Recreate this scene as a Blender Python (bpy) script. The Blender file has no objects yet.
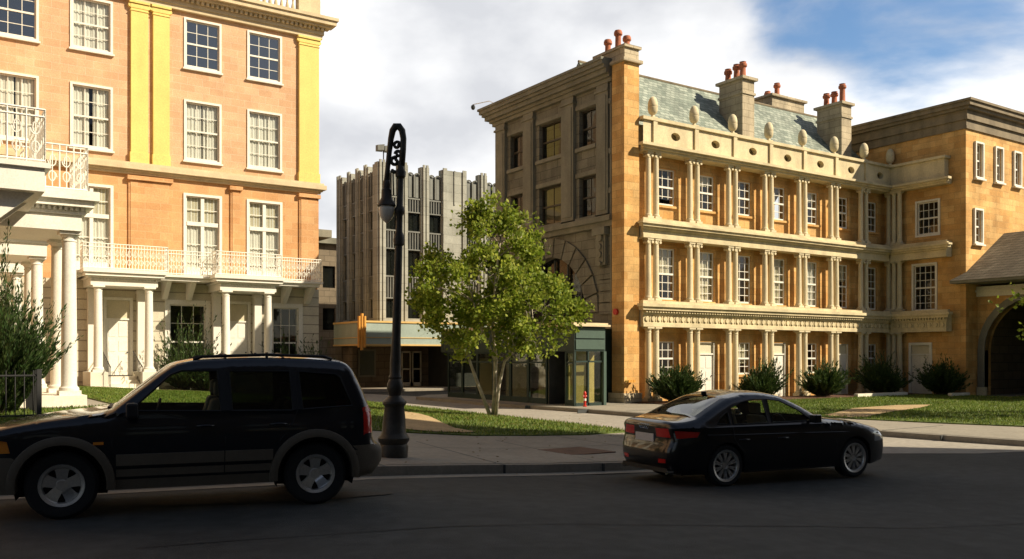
import bpy, bmesh, math, random
from mathutils import Vector, Matrix
from mathutils.geometry import delaunay_2d_cdt
random.seed(7)
SC = bpy.context.scene
COL = SC.collection
R = math.radians

# ------------------------------------------------------------------ camera
CAMH = 1.85
YAW = math.atan2(.559, .829)
cam = bpy.data.cameras.new('camera'); camo = bpy.data.objects.new('camera', cam); COL.objects.link(camo)
camo.location = (0, 0, CAMH); camo.rotation_euler = (R(90), 0, -YAW)
cam.sensor_width = 36; cam.lens = 36 * 895 / 1024; cam.shift_y = (357 - 279.5) / 1024
cam.clip_start = .1; cam.clip_end = 6000
SC.camera = camo

# ------------------------------------------------------------------ world, sun, exposure
SUN_EL = R(37)
SUN_H = (math.sin(R(41)), -math.cos(R(41)))
sv = Vector((SUN_H[0] * math.cos(SUN_EL), SUN_H[1] * math.cos(SUN_EL), math.sin(SUN_EL)))
W = bpy.data.worlds.new('World'); SC.world = W; W.use_nodes = True
nt = W.node_tree; N = nt.nodes; L = nt.links
bg = N['Background']; bg.inputs['Strength'].default_value = .055
sky = N.new('ShaderNodeTexSky'); sky.sky_type = 'NISHITA'; sky.sun_disc = False
sky.sun_elevation = SUN_EL; sky.sun_rotation = math.atan2(SUN_H[0], SUN_H[1])
sky.air_density = 1.0; sky.dust_density = .6; sky.ozone_density = 1.5
def wn(t, **k):
    n = N.new(t)
    for a, b in k.items(): setattr(n, a, b)
    return n
tc = wn('ShaderNodeTexCoord')
def wmath(op, a, b=None, c=None):
    n = wn('ShaderNodeMath', operation=op)
    for i, v in enumerate((a, b, c)):
        if v is None: continue
        if isinstance(v, (int, float)): n.inputs[i].default_value = v
        else: L.new(v, n.inputs[i])
    return n.outputs[0]
mp = wn('ShaderNodeMapping'); L.new(tc.outputs['Generated'], mp.inputs['Vector']); mp.inputs['Scale'].default_value = (1, 1, 1.9)
mp.inputs['Location'].default_value = (.35, .1, 0)
n1 = wn('ShaderNodeTexNoise'); n1.inputs['Scale'].default_value = 2.6; n1.inputs['Detail'].default_value = 9; n1.inputs['Roughness'].default_value = .52; n1.inputs['Distortion'].default_value = .25
L.new(mp.outputs[0], n1.inputs['Vector'])
n2 = wn('ShaderNodeTexNoise'); n2.inputs['Scale'].default_value = 4.2; n2.inputs['Detail'].default_value = 7; n2.inputs['Roughness'].default_value = .5
mp2 = wn('ShaderNodeMapping'); L.new(tc.outputs['Generated'], mp2.inputs['Vector']); mp2.inputs['Location'].default_value = (3.1, 1.7, .6); mp2.inputs['Scale'].default_value = (1, 1, 1.7)
L.new(mp2.outputs[0], n2.inputs['Vector'])
def wdot(v):
    n = wn('ShaderNodeVectorMath', operation='DOT_PRODUCT'); L.new(tc.outputs['Generated'], n.inputs[0])
    n.inputs[1].default_value = Vector(v).normalized(); return n.outputs['Value']
gap = wn('ShaderNodeMapRange', interpolation_type='SMOOTHSTEP'); L.new(wdot((.885, .53, .43)), gap.inputs[0])
gap.inputs[1].default_value = .970; gap.inputs[2].default_value = .9995; gap.inputs[3].default_value = 0; gap.inputs[4].default_value = .27
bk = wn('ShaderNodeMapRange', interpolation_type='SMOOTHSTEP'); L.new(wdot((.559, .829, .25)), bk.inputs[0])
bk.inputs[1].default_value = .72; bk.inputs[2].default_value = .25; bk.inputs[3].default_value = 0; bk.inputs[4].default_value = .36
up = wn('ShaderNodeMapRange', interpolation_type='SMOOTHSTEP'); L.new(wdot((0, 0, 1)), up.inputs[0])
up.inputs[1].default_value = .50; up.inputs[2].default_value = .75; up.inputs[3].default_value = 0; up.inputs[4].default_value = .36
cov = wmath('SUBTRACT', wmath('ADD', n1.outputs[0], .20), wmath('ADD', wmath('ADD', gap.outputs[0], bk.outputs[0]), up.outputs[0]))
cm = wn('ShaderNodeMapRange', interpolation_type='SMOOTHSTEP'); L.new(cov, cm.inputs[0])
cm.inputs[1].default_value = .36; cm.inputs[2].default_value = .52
cr = wn('ShaderNodeValToRGB'); L.new(n2.outputs[0], cr.inputs[0])
cr.color_ramp.elements[0].position = .36; cr.color_ramp.elements[0].color = (9.0, 9.2, 9.7, 1)
cr.color_ramp.elements[1].position = .58; cr.color_ramp.elements[1].color = (14.5, 14.5, 14.5, 1)
hsv = wn('ShaderNodeHueSaturation'); val = wn('ShaderNodeMapRange'); L.new(gap.outputs[0], val.inputs[0]); val.inputs[1].default_value = 0; val.inputs[2].default_value = .1; val.inputs[3].default_value = .8; val.inputs[4].default_value = 1.9; L.new(val.outputs[0], hsv.inputs['Value'])
sat = wn('ShaderNodeMapRange'); L.new(gap.outputs[0], sat.inputs[0]); sat.inputs[1].default_value = 0; sat.inputs[2].default_value = .1; sat.inputs[3].default_value = .75; sat.inputs[4].default_value = 1.15; L.new(sat.outputs[0], hsv.inputs['Saturation']); L.new(sky.outputs[0], hsv.inputs['Color'])
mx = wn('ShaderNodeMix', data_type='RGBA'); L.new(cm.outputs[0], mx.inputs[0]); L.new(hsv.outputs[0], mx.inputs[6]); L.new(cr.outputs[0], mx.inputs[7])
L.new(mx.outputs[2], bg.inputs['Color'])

sl = bpy.data.lights.new('sun', 'SUN'); slo = bpy.data.objects.new('sun', sl); COL.objects.link(slo)
sl.energy = 5.0; sl.angle = R(.5); sl.color = (1, .87, .66)
slo.rotation_euler = sv.to_track_quat('Z', 'Y').to_euler(); slo.location = (30, -20, 40)
SC.view_settings.view_transform = 'Standard'; SC.view_settings.look = 'None'; SC.view_settings.gamma = 1
SC.view_settings.use_curve_mapping = False; SC.view_settings.exposure = .56
SC.render.engine = 'CYCLES'
SC.cycles.max_bounces = 8; SC.cycles.transparent_max_bounces = 12; SC.cycles.diffuse_bounces = 3

# ------------------------------------------------------------------ terrain
def S(t):
    t = max(0, min(1, t)); return t * t * (3 - 2 * t)
def G(X, Y): return .32 * S((10.5 - X) / 7) + .30 * S((14 - X) / 5) * S((Y - 15) / 6)

# ------------------------------------------------------------------ materials
def mat(name, col, rough=.8, var=.12, scale=2., bump=.0, bscale=20., metal=0, spec=.4, coat=0, hue=None, fine=.06, grime=0):
    m = bpy.data.materials.new(name); m.use_nodes = True
    t = m.node_tree; n = t.nodes; l = t.links; b = n['Principled BSDF']
    b.inputs['Roughness'].default_value = rough; b.inputs['Metallic'].default_value = metal
    b.inputs['Specular IOR Level'].default_value = spec; b.inputs['Coat Weight'].default_value = coat
    b.inputs['Coat Roughness'].default_value = .04
    g = n.new('ShaderNodeNewGeometry')
    no = n.new('ShaderNodeTexNoise'); no.inputs['Scale'].default_value = scale; no.inputs['Detail'].default_value = 6; no.inputs['Roughness'].default_value = .65
    l.new(g.outputs['Position'], no.inputs['Vector'])
    r = n.new('ShaderNodeValToRGB'); l.new(no.outputs[0], r.inputs[0])
    c2 = hue or col
    r.color_ramp.elements[0].position = .3; r.color_ramp.elements[1].position = .7
    r.color_ramp.elements[0].color = (*[min(1, x * (1 - var)) for x in c2], 1)
    r.color_ramp.elements[1].color = (*[min(1, x * (1 + var)) for x in col], 1)
    out = r.outputs[0]
    if fine:
        f = n.new('ShaderNodeTexNoise'); f.inputs['Scale'].default_value = scale * 14; f.inputs['Detail'].default_value = 3
        l.new(g.outputs['Position'], f.inputs['Vector'])
        mr = n.new('ShaderNodeMapRange'); l.new(f.outputs[0], mr.inputs[0]); mr.inputs[1].default_value = .3; mr.inputs[2].default_value = .7
        mr.inputs[3].default_value = 1 - fine * 2; mr.inputs[4].default_value = 1 + fine
        v = n.new('ShaderNodeVectorMath'); v.operation = 'SCALE'; l.new(out, v.inputs[0]); l.new(mr.outputs[0], v.inputs['Scale']); out = v.outputs[0]
    if grime:   # vertical weather streaks
        mpn = n.new('ShaderNodeMapping'); l.new(g.outputs['Position'], mpn.inputs[0]); mpn.inputs['Scale'].default_value = (1.3, 1.3, .22)
        s = n.new('ShaderNodeTexNoise'); s.inputs['Scale'].default_value = 1.6; s.inputs['Detail'].default_value = 5; l.new(mpn.outputs[0], s.inputs['Vector'])
        mr = n.new('ShaderNodeMapRange'); l.new(s.outputs[0], mr.inputs[0]); mr.inputs[1].default_value = .42; mr.inputs[2].default_value = .68
        mr.inputs[3].default_value = 1; mr.inputs[4].default_value = 1 - grime
        v = n.new('ShaderNodeVectorMath'); v.operation = 'SCALE'; l.new(out, v.inputs[0]); l.new(mr.outputs[0], v.inputs['Scale']); out = v.outputs[0]
    l.new(out, b.inputs['Base Color'])
    if bump:
        bn = n.new('ShaderNodeTexNoise'); bn.inputs['Scale'].default_value = bscale; bn.inputs['Detail'].default_value = 5
        l.new(g.outputs['Position'], bn.inputs['Vector'])
        bp = n.new('ShaderNodeBump'); bp.inputs['Strength'].default_value = bump; bp.inputs['Distance'].default_value = .02
        l.new(bn.outputs[0], bp.inputs['Height']); l.new(bp.outputs[0], b.inputs['Normal'])
    return m

def blockmat(name, c1, c2, mortar, bw=.55, bh=.27, ms=.012, rough=.85, patch=.25, dark=None, bump=.35, roof=False, grime=.12):
    """coursed blocks mapped on vertical walls by world position"""
    m = bpy.data.materials.new(name); m.use_nodes = True
    t = m.node_tree; n = t.nodes; l = t.links; b = n['Principled BSDF']; b.inputs['Roughness'].default_value = rough
    b.inputs['Specular IOR Level'].default_value = .25
    g = n.new('ShaderNodeNewGeometry'); sp = n.new('ShaderNodeSeparateXYZ'); l.new(g.outputs['Position'], sp.inputs[0])
    if roof:
        ad = sp.outputs[0]
    else:
        a = n.new('ShaderNodeMath'); a.operation = 'ADD'; l.new(sp.outputs[0], a.inputs[0]); l.new(sp.outputs[1], a.inputs[1]); ad = a.outputs[0]
    cb = n.new('ShaderNodeCombineXYZ'); l.new(ad, cb.inputs[0]); l.new(sp.outputs[2], cb.inputs[1])
    br = n.new('ShaderNodeTexBrick'); l.new(cb.outputs[0], br.inputs['Vector']); br.inputs['Scale'].default_value = 1
    br.inputs['Brick Width'].default_value = bw; br.inputs['Row Height'].default_value = bh; br.inputs['Mortar Size'].default_value = ms
    br.inputs['Mortar Smooth'].default_value = .3; br.inputs['Bias'].default_value = -.1
    br.inputs['Color1'].default_value = (*c1, 1); br.inputs['Color2'].default_value = (*c2, 1); br.inputs['Mortar'].default_value = (*mortar, 1)
    no = n.new('ShaderNodeTexNoise'); no.inputs['Scale'].default_value = .9; no.inputs['Detail'].default_value = 8; no.inputs['Roughness'].default_value = .62
    l.new(g.outputs['Position'], no.inputs['Vector'])
    mr = n.new('ShaderNodeMapRange'); l.new(no.outputs[0], mr.inputs[0]); mr.inputs[1].default_value = .3; mr.inputs[2].default_value = .7
    mr.inputs[3].default_value = 1 - patch; mr.inputs[4].default_value = 1 + patch * .5
    v = n.new('ShaderNodeVectorMath'); v.operation = 'SCALE'; l.new(br.outputs[0], v.inputs[0]); l.new(mr.outputs[0], v.inputs['Scale'])
    f = n.new('ShaderNodeTexNoise'); f.inputs['Scale'].default_value = 22; f.inputs['Detail'].default_value = 3; l.new(g.outputs['Position'], f.inputs['Vector'])
    mr2 = n.new('ShaderNodeMapRange'); l.new(f.outputs[0], mr2.inputs[0]); mr2.inputs[1].default_value = .3; mr2.inputs[2].default_value = .7
    mr2.inputs[3].default_value = .86; mr2.inputs[4].default_value = 1.08
    v2 = n.new('ShaderNodeVectorMath'); v2.operation = 'SCALE'; l.new(v.outputs[0], v2.inputs[0]); l.new(mr2.outputs[0], v2.inputs['Scale'])
    out = v2.outputs[0]
    if grime:
        mpn = n.new('ShaderNodeMapping'); l.new(g.outputs['Position'], mpn.inputs[0]); mpn.inputs['Scale'].default_value = (1.2, 1.2, .3)
        s = n.new('ShaderNodeTexNoise'); s.inputs['Scale'].default_value = 1.3; s.inputs['Detail'].default_value = 5; l.new(mpn.outputs[0], s.inputs['Vector'])
        m3 = n.new('ShaderNodeMapRange'); l.new(s.outputs[0], m3.inputs[0]); m3.inputs[1].default_value = .45; m3.inputs[2].default_value = .7
        m3.inputs[3].default_value = 1; m3.inputs[4].default_value = 1 - grime
        v3 = n.new('ShaderNodeVectorMath'); v3.operation = 'SCALE'; l.new(out, v3.inputs[0]); l.new(m3.outputs[0], v3.inputs['Scale']); out = v3.outputs[0]
    l.new(out, b.inputs['Base Color'])
    bp = n.new('ShaderNodeBump'); bp.inputs['Strength'].default_value = bump; bp.inputs['Distance'].default_value = .02
    su = n.new('ShaderNodeMath'); su.operation = 'SUBTRACT'; l.new(f.outputs[0], su.inputs[0]); l.new(br.outputs['Fac'], su.inputs[1])
    l.new(su.outputs[0], bp.inputs['Height']); l.new(bp.outputs[0], b.inputs['Normal'])
    return m

def glassmat(name, tint=(.8, .85, .85), opacity=.15, rough=.03, base=(.02, .022, .02), refl=.06):
    m = bpy.data.materials.new(name); m.use_nodes = True
    t = m.node_tree; n = t.nodes; l = t.links; n.remove(n['Principled BSDF'])
    o = n['Material Output']
    tr = n.new('ShaderNodeBsdfTransparent'); tr.inputs[0].default_value = (*tint, 1)
    gl = n.new('ShaderNodeBsdfGlossy'); gl.inputs['Roughness'].default_value = rough
    di = n.new('ShaderNodeBsdfDiffuse'); di.inputs[0].default_value = (*base, 1)
    lw = n.new('ShaderNodeLayerWeight'); lw.inputs[0].default_value = .5; pw = n.new('ShaderNodeMath'); pw.operation = 'POWER'; l.new(lw.outputs['Facing'], pw.inputs[0]); pw.inputs[1].default_value = 3.5
    fr = n.new('ShaderNodeMapRange'); l.new(pw.outputs[0], fr.inputs[0]); fr.inputs[3].default_value = refl; fr.inputs[4].default_value = .9
    g = n.new('ShaderNodeNewGeometry'); bn = n.new('ShaderNodeTexNoise'); bn.inputs['Scale'].default_value = 1.3
    l.new(g.outputs['Position'], bn.inputs['Vector']); bp = n.new('ShaderNodeBump'); bp.inputs['Strength'].default_value = .12; bp.inputs['Distance'].default_value = .05
    l.new(bn.outputs[0], bp.inputs['Height']); l.new(bp.outputs[0], gl.inputs['Normal'])
    m1 = n.new('ShaderNodeMixShader'); m1.inputs[0].default_value = opacity; l.new(tr.outputs[0], m1.inputs[1]); l.new(di.outputs[0], m1.inputs[2])
    m2 = n.new('ShaderNodeMixShader'); l.new(fr.outputs[0], m2.inputs[0]); l.new(m1.outputs[0], m2.inputs[1]); l.new(gl.outputs[0], m2.inputs[2])
    l.new(m2.outputs[0], o.inputs[0]); return m

def leafmat(name, c1, c2, c3, trans=.35):
    m = bpy.data.materials.new(name); m.use_nodes = True
    t = m.node_tree; n = t.nodes; l = t.links; b = n['Principled BSDF']; o = n['Material Output']
    b.inputs['Roughness'].default_value = .55; b.inputs['Specular IOR Level'].default_value = .3
    g = n.new('ShaderNodeNewGeometry')
    r = n.new('ShaderNodeValToRGB'); l.new(g.outputs['Random Per Island'], r.inputs[0])
    r.color_ramp.elements[0].color = (*c1, 1); r.color_ramp.elements[1].color = (*c3, 1)
    e = r.color_ramp.elements.new(.55); e.color = (*c2, 1)
    no = n.new('ShaderNodeTexNoise'); no.inputs['Scale'].default_value = 1.7; l.new(g.outputs['Position'], no.inputs['Vector'])
    mr = n.new('ShaderNodeMapRange'); l.new(no.outputs[0], mr.inputs[0]); mr.inputs[1].default_value = .3; mr.inputs[2].default_value = .7; mr.inputs[3].default_value = .7; mr.inputs[4].default_value = 1.25
    v = n.new('ShaderNodeVectorMath'); v.operation = 'SCALE'; l.new(r.outputs[0], v.inputs[0]); l.new(mr.outputs[0], v.inputs['Scale'])
    l.new(v.outputs[0], b.inputs['Base Color'])
    tl = n.new('ShaderNodeBsdfTranslucent'); l.new(v.outputs[0], tl.inputs[0])
    ms = n.new('ShaderNodeMixShader'); ms.inputs[0].default_value = trans
    l.new(b.outputs[0], ms.inputs[1]); l.new(tl.outputs[0], ms.inputs[2]); l.new(ms.outputs[0], o.inputs[0])
    return m

M = {}
M['peach'] = blockmat('peach_stone', (.635, .385, .22), (.71, .465, .28), (.72, .50, .33), .62, .31, .013, patch=.16, grime=.08)
M['peach2'] = blockmat('orange_stone', (.60, .32, .14), (.69, .40, .19), (.67, .42, .22), .62, .31, .012, patch=.16, grime=.08)
M['yellow'] = mat('yellow_paint', (.80, .61, .19), .8, .06, 1.2, .1, 18, grime=.08)
M['buff'] = mat('buff_trim', (.64, .52, .33), .85, .14, 1.5, .15, 20, grime=.1)
M['white'] = mat('white_paint', (.80, .77, .68), .6, .04, 2, .05, 25, grime=.06)
M['offwhite'] = mat('cream_paint', (.78, .73, .60), .7, .06, 1.5, .1, 25, grime=.12)
M['rust_stone'] = blockmat('rusticated_cream', (.66, .60, .47), (.70, .64, .5), (.35, .31, .24), 50, .42, .03, patch=.15)
M['amber'] = blockmat('amber_stone', (.64, .35, .115), (.79, .50, .20), (.52, .32, .125), .58, .28, .010, patch=.34, grime=.2)
M['column'] = mat('column_stone', (.68, .58, .38), .8, .10, 1.6, .2, 24, grime=.12)
M['cornice'] = mat('cornice_stone', (.69, .58, .36), .85, .14, 1.2, .25, 18, grime=.2)
M['dkcornice'] = mat('weathered_cornice', (.25, .20, .13), .85, .18, 1.2, .25, 18, grime=.35)
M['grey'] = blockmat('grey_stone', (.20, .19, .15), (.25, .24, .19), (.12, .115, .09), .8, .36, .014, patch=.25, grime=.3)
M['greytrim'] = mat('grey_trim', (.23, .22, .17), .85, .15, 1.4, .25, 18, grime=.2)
M['deco'] = blockmat('deco_stone', (.36, .36, .31), (.44, .44, .38), (.26, .26, .22), 1.4, .5, .012, patch=.2, grime=.3)
M['decodark'] = mat('deco_ribs', (.20, .205, .185), .7, .15, 3, .1, 20, grime=.2)
M['slate'] = blockmat('slate', (.21, .25, .205), (.44, .48, .40), (.14, .16, .14), .26, .15, .012, rough=.6, patch=.35, bump=.6, roof=True, grime=0)
M['slate_dark'] = blockmat('brown_slate', (.14, .12, .09), (.21, .185, .14), (.07, .06, .045), .28, .13, .012, rough=.75, patch=.3, bump=.6, grime=0)
M['terracotta'] = mat('terracotta', (.44, .155, .08), .85, .25, 6, .15, 30, grime=.2)
M['chimney'] = blockmat('chimney_stone', (.50, .42, .29), (.58, .49, .34), (.33, .27, .18), .6, .3, .014, patch=.3, grime=.3)
M['asphalt'] = mat('asphalt', (.052, .054, .050), .88, .20, .35, .5, 90, fine=.14, hue=(.040, .042, .038))
M['paleroad'] = mat('pale_road', (.34, .31, .26), .9, .12, .5, .4, 70, fine=.1)
M['concrete'] = mat('concrete', (.30, .27, .215), .9, .12, .8, .25, 50, fine=.08)
M['kerb'] = mat('kerb', (.26, .235, .19), .9, .15, 1.5, .25, 40)
M['lawn'] = mat('lawn', (.10, .14, .025), .95, .3, 1.1, .5, 60, hue=(.08, .11, .02), fine=.2)
M['grass'] = leafmat('grass_blades', (.09, .15, .02), (.14, .21, .03), (.24, .26, .06), .35)
M['soil'] = mat('dry_soil', (.44, .32, .17), .95, .2, 2.2, .4, 40, fine=.12)
M['mulch'] = mat('mulch', (.12, .06, .035), .95, .3, 6, .8, 60, fine=.2)
M['lampmetal'] = mat('lamp_metal', (.060, .054, .042), .5, .3, 8, .2, 30, metal=.4, grime=.2)
M['lampglass'] = mat('opal_glass', (.75, .70, .58), .25, .05, 4)
M['ironwhite'] = mat('white_ironwork', (.84, .81, .72), .6, .06, 5)
M['ironblack'] = mat('black_ironwork', (.03, .03, .03), .6, .1, 5)
M['bark'] = mat('pale_bark', (.45, .40, .32), .9, .3, 5, .6, 40, hue=(.30, .25, .19))
M['twig'] = mat('twig', (.05, .045, .025), .9, .2, 5)
M['leaf'] = leafmat('tree_leaves', (.12, .18, .016), (.24, .31, .03), (.42, .45, .075), .5)
M['juniper'] = leafmat('juniper', (.022, .050, .012), (.045, .085, .02), (.09, .13, .035), .25)
M['juniper_dry'] = leafmat('juniper_dry', (.05, .08, .022), (.08, .10, .03), (.14, .13, .05), .15)
M['curtain'] = mat('curtain', (.84, .82, .74), .9, .05, 5)
M['blind'] = mat('pale_blind', (.62, .56, .40), .9, .06, 2)
M['bronze'] = mat('bronze_frame', (.05, .042, .03), .5, .1, 4)
M['dark'] = mat('dark_interior', (.025, .022, .018), .9, .3, 1)
M['yellowwall'] = mat('yellow_interior', (.62, .50, .20), .9, .12, 1)
M['pane'] = glassmat('window_glass', (.86, .88, .86), .06)
M['panesky'] = glassmat('reflecting_glass', (.5, .52, .55), .3, refl=.30)
M['panedark'] = glassmat('dark_window_glass', (.55, .58, .55), .35, refl=.03)
M['shopglass'] = glassmat('shop_glass', (.8, .82, .75), .08)
M['green'] = mat('green_paint', (.018, .036, .028), .5, .12, 2, .05, 20)
M['greenlight'] = mat('sea_green_paint', (.06, .10, .078), .55, .1, 2, .05, 20, grime=.1)
M['marquee'] = mat('pale_blue_panel', (.34, .41, .36), .5, .08, 1.2, .05, 20, grime=.12)
M['band'] = mat('marquee_band', (.66, .44, .16), .5, .1, 3)
M['orange'] = mat('orange_trim', (.70, .33, .06), .5, .1, 3)
M['red'] = mat('red_paint', (.50, .03, .02), .4, .15, 6)
M['darkgrey'] = mat('dark_grey_panel', (.05, .055, .055), .7, .2, 2)
M['brownwall'] = blockmat('brown_stone', (.20, .16, .11), (.25, .2, .14), (.12, .1, .07), .8, .4, .02, patch=.2)
M['rubber'] = mat('tyre_rubber', (.018, .018, .018), .85, .2, 6, .1, 40)
M['alloy'] = mat('alloy', (.72, .70, .66), .38, .08, 5, metal=.85)
M['chrome'] = mat('chrome', (.55, .55, .55), .15, .03, 5, metal=1)
M['navy'] = mat('navy_car_paint', (.003, .005, .010), .3, .1, 1.5, spec=.3, coat=.85, fine=0)
M['blackpaint'] = mat('black_car_paint', (.003, .0035, .005), .28, .1, 1.5, spec=.3, coat=.85, fine=0)
M['clad'] = mat('taupe_plastic', (.135, .112, .082), .6, .1, 4, .15, 60, fine=.03)
M['blackplastic'] = mat('black_plastic', (.015, .015, .016), .6, .1, 5)
M['autoglass'] = glassmat('auto_glass', (.82, .88, .80), .02, refl=.05)
M['privacy'] = glassmat('privacy_glass', (.16, .19, .16), .35, base=(.004, .005, .005), refl=.035)
M['seat'] = mat('seat_fabric', (.16, .14, .11), .9, .1, 6)
M['redlens'] = mat('red_lens', (.55, .015, .01), .18, .08, 8, coat=.8)
M['amberlens'] = mat('amber_lens', (.85, .28, .03), .2, .06, 8, coat=.6)
M['clearlens'] = mat('clear_lens', (.45, .48, .5), .15, .1, 10, metal=.5, coat=.8)
M['plate'] = mat('plate', (.62, .62, .62), .5, .08, 30)
M['rustplate'] = mat('rusty_iron', (.14, .075, .045), .85, .3, 4, .3, 30)
M['stagewall'] = mat('stage_wall', (.07, .06, .045), .9, .15, .4, .1, 10, grime=.2)

# ------------------------------------------------------------------ object helpers
ORG = {}
def tag(o, label=None, cat=None, group=None, kind=None):
    if label: o['label'] = label
    if cat: o['category'] = cat
    if group: o['group'] = group
    if kind: o['kind'] = kind
    return o
def thing(name, loc, label, cat, group=None):
    o = bpy.data.objects.new(name, None); COL.objects.link(o); o.location = loc; o.empty_display_size = .3
    ORG[o] = Vector(loc); return tag(o, label, cat, group)
def origin(o):
    while o.parent: o = o.parent
    return ORG.get(o, Vector(o.location))

class MB:
    def __init__(s): s.v = []; s.f = []
    def add(s, vs, fs):
        k = len(s.v); s.v += [tuple(p) for p in vs]; s.f += [tuple(i + k for i in f) for f in fs]; return s
    def box(s, x0, x1, y0, y1, z0, z1):
        x0, x1 = sorted((x0, x1)); y0, y1 = sorted((y0, y1)); z0, z1 = sorted((z0, z1))
        return s.add([(x0, y0, z0), (x1, y0, z0), (x1, y1, z0), (x0, y1, z0), (x0, y0, z1), (x1, y0, z1), (x1, y1, z1), (x0, y1, z1)],
                     [(3, 2, 1, 0), (4, 5, 6, 7), (0, 1, 5, 4), (1, 2, 6, 5), (2, 3, 7, 6), (3, 0, 4, 7)])
    def fbox(s, F, a0, a1, b0, b1, d0, d1):
        p = F(a0, b0, d0); q = F(a1, b1, d1); return s.box(p[0], q[0], p[1], q[1], p[2], q[2])
    def lathe(s, cx, cy, prof, n=16, cap=True):
        vs = []; fs = []
        for r, z in prof:
            for i in range(n):
                a = 2 * math.pi * i / n; vs.append((cx + r * math.cos(a), cy + r * math.sin(a), z))
        for j in range(len(prof) - 1):
            for i in range(n):
                k = (i + 1) % n; fs.append((j * n + i, j * n + k, (j + 1) * n + k, (j + 1) * n + i))
        if cap:
            fs.append(tuple(range(n - 1, -1, -1))); m = (len(prof) - 1) * n; fs.append(tuple(m + i for i in range(n)))
        return s.add(vs, fs)
    def tube(s, pts, rad, n=8):
        pts = [Vector(p) for p in pts]
        if isinstance(rad, (int, float)): rad = [rad] * len(pts)
        vs = []; fs = []; up = None
        for i, p in enumerate(pts):
            t = (pts[min(i + 1, len(pts) - 1)] - pts[max(i - 1, 0)]).normalized()
            if up is None: up = t.orthogonal().normalized()
            up = (up - t * up.dot(t))
            if up.length < 1e-5: up = t.orthogonal()
            up.normalize(); w = t.cross(up)
            for k in range(n):
                a = 2 * math.pi * k / n; vs.append(p + (up * math.cos(a) + w * math.sin(a)) * rad[i])
        for j in range(len(pts) - 1):
            for i in range(n):
                k = (i + 1) % n; fs.append((j * n + i, j * n + k, (j + 1) * n + k, (j + 1) * n + i))
        fs.append(tuple(range(n - 1, -1, -1))); m = (len(pts) - 1) * n; fs.append(tuple(m + i for i in range(n)))
        return s.add(vs, fs)
    def hexa(s, b, t):   # b, t : 4 points each
        return s.add(list(b) + list(t), [(3, 2, 1, 0), (4, 5, 6, 7), (0, 1, 5, 4), (1, 2, 6, 5), (2, 3, 7, 6), (3, 0, 4, 7)])
    def build(s, name, m, parent=None, smooth=False, bevel=0, fix=False):
        o0 = origin(parent) if parent else Vector((0, 0, 0))
        me = bpy.data.meshes.new(name)
        me.from_pydata([(p[0] - o0.x, p[1] - o0.y, p[2] - o0.z) for p in s.v], [], s.f)
        if fix:
            bm = bmesh.new(); bm.from_mesh(me); bmesh.ops.remove_doubles(bm, verts=bm.verts, dist=1e-5); bmesh.ops.recalc_face_normals(bm, faces=bm.faces); bm.to_mesh(me); bm.free()
        me.materials.append(m)
        if smooth is True: me.polygons.foreach_set('use_smooth', [True] * len(me.polygons))
        elif smooth: me.polygons.foreach_set('use_smooth', [True] * len(me.polygons)); me.set_sharp_from_angle(angle=R(smooth))
        me.update()
        o = bpy.data.objects.new(name, me); COL.objects.link(o)
        if parent: o.parent = parent
        if bevel:
            b = o.modifiers.new('bevel', 'BEVEL'); b.width = bevel; b.segments = 2; b.limit_method = 'ANGLE'; b.angle_limit = R(50)
        return o
def solo(mb, name, m, label, cat, group=None, **k):
    return tag(mb.build(name, m, None, **k), label, cat, group)

def FY(c): return lambda a, b, d: (a, c - d, b)       # wall facing -Y
def FYp(c): return lambda a, b, d: (a, c + d, b)
def FX(c): return lambda a, b, d: (c - d, a, b)       # wall facing -X
def FXp(c): return lambda a, b, d: (c + d, a, b)      # wall facing +X

def inpoly(x, y, P):
    r = False; j = len(P) - 1
    for i in range(len(P)):
        if (P[i][1] > y) != (P[j][1] > y) and x < (P[j][0] - P[i][0]) * (y - P[i][1]) / (P[j][1] - P[i][1]) + P[i][0]: r = not r
        j = i
    return r
def cdt(outer, holes, extra=()):
    V = []; E = []
    for loop in [outer] + list(holes):
        k = len(V); n = len(loop); V += [Vector((p[0], p[1])) for p in loop]; E += [(k + i, k + (i + 1) % n) for i in range(n)]
    V += [Vector(p) for p in extra]
    r = delaunay_2d_cdt(V, E, [], 0, 1e-6)
    vs = r[0]; fs = []
    for f in r[2]:
        cx = sum(vs[i].x for i in f) / len(f); cy = sum(vs[i].y for i in f) / len(f)
        if inpoly(cx, cy, outer) and not any(inpoly(cx, cy, h) for h in holes): fs.append(tuple(f))
    return [(v.x, v.y) for v in vs], fs
def rect(a0, a1, b0, b1): return [(a0, b0), (a1, b0), (a1, b1), (a0, b1)]
def wall(mb, F, outer, holes, th=.3):
    vs, fs = cdt(outer, holes)
    mb.add([F(a, b, 0) for a, b in vs], fs)
    for loop in list(holes):
        n = len(loop)
        for i in range(n):
            p, q = loop[i], loop[(i + 1) % n]
            mb.add([F(p[0], p[1], 0), F(q[0], q[1], 0), F(q[0], q[1], -th), F(p[0], p[1], -th)], [(0, 1, 2, 3)])
def arc(cx, cz, r, a0, a1, n=14): return [(cx + r * math.cos(R(a0 + (a1 - a0) * i / n)), cz + r * math.sin(R(a0 + (a1 - a0) * i / n))) for i in range(n + 1)]

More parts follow.
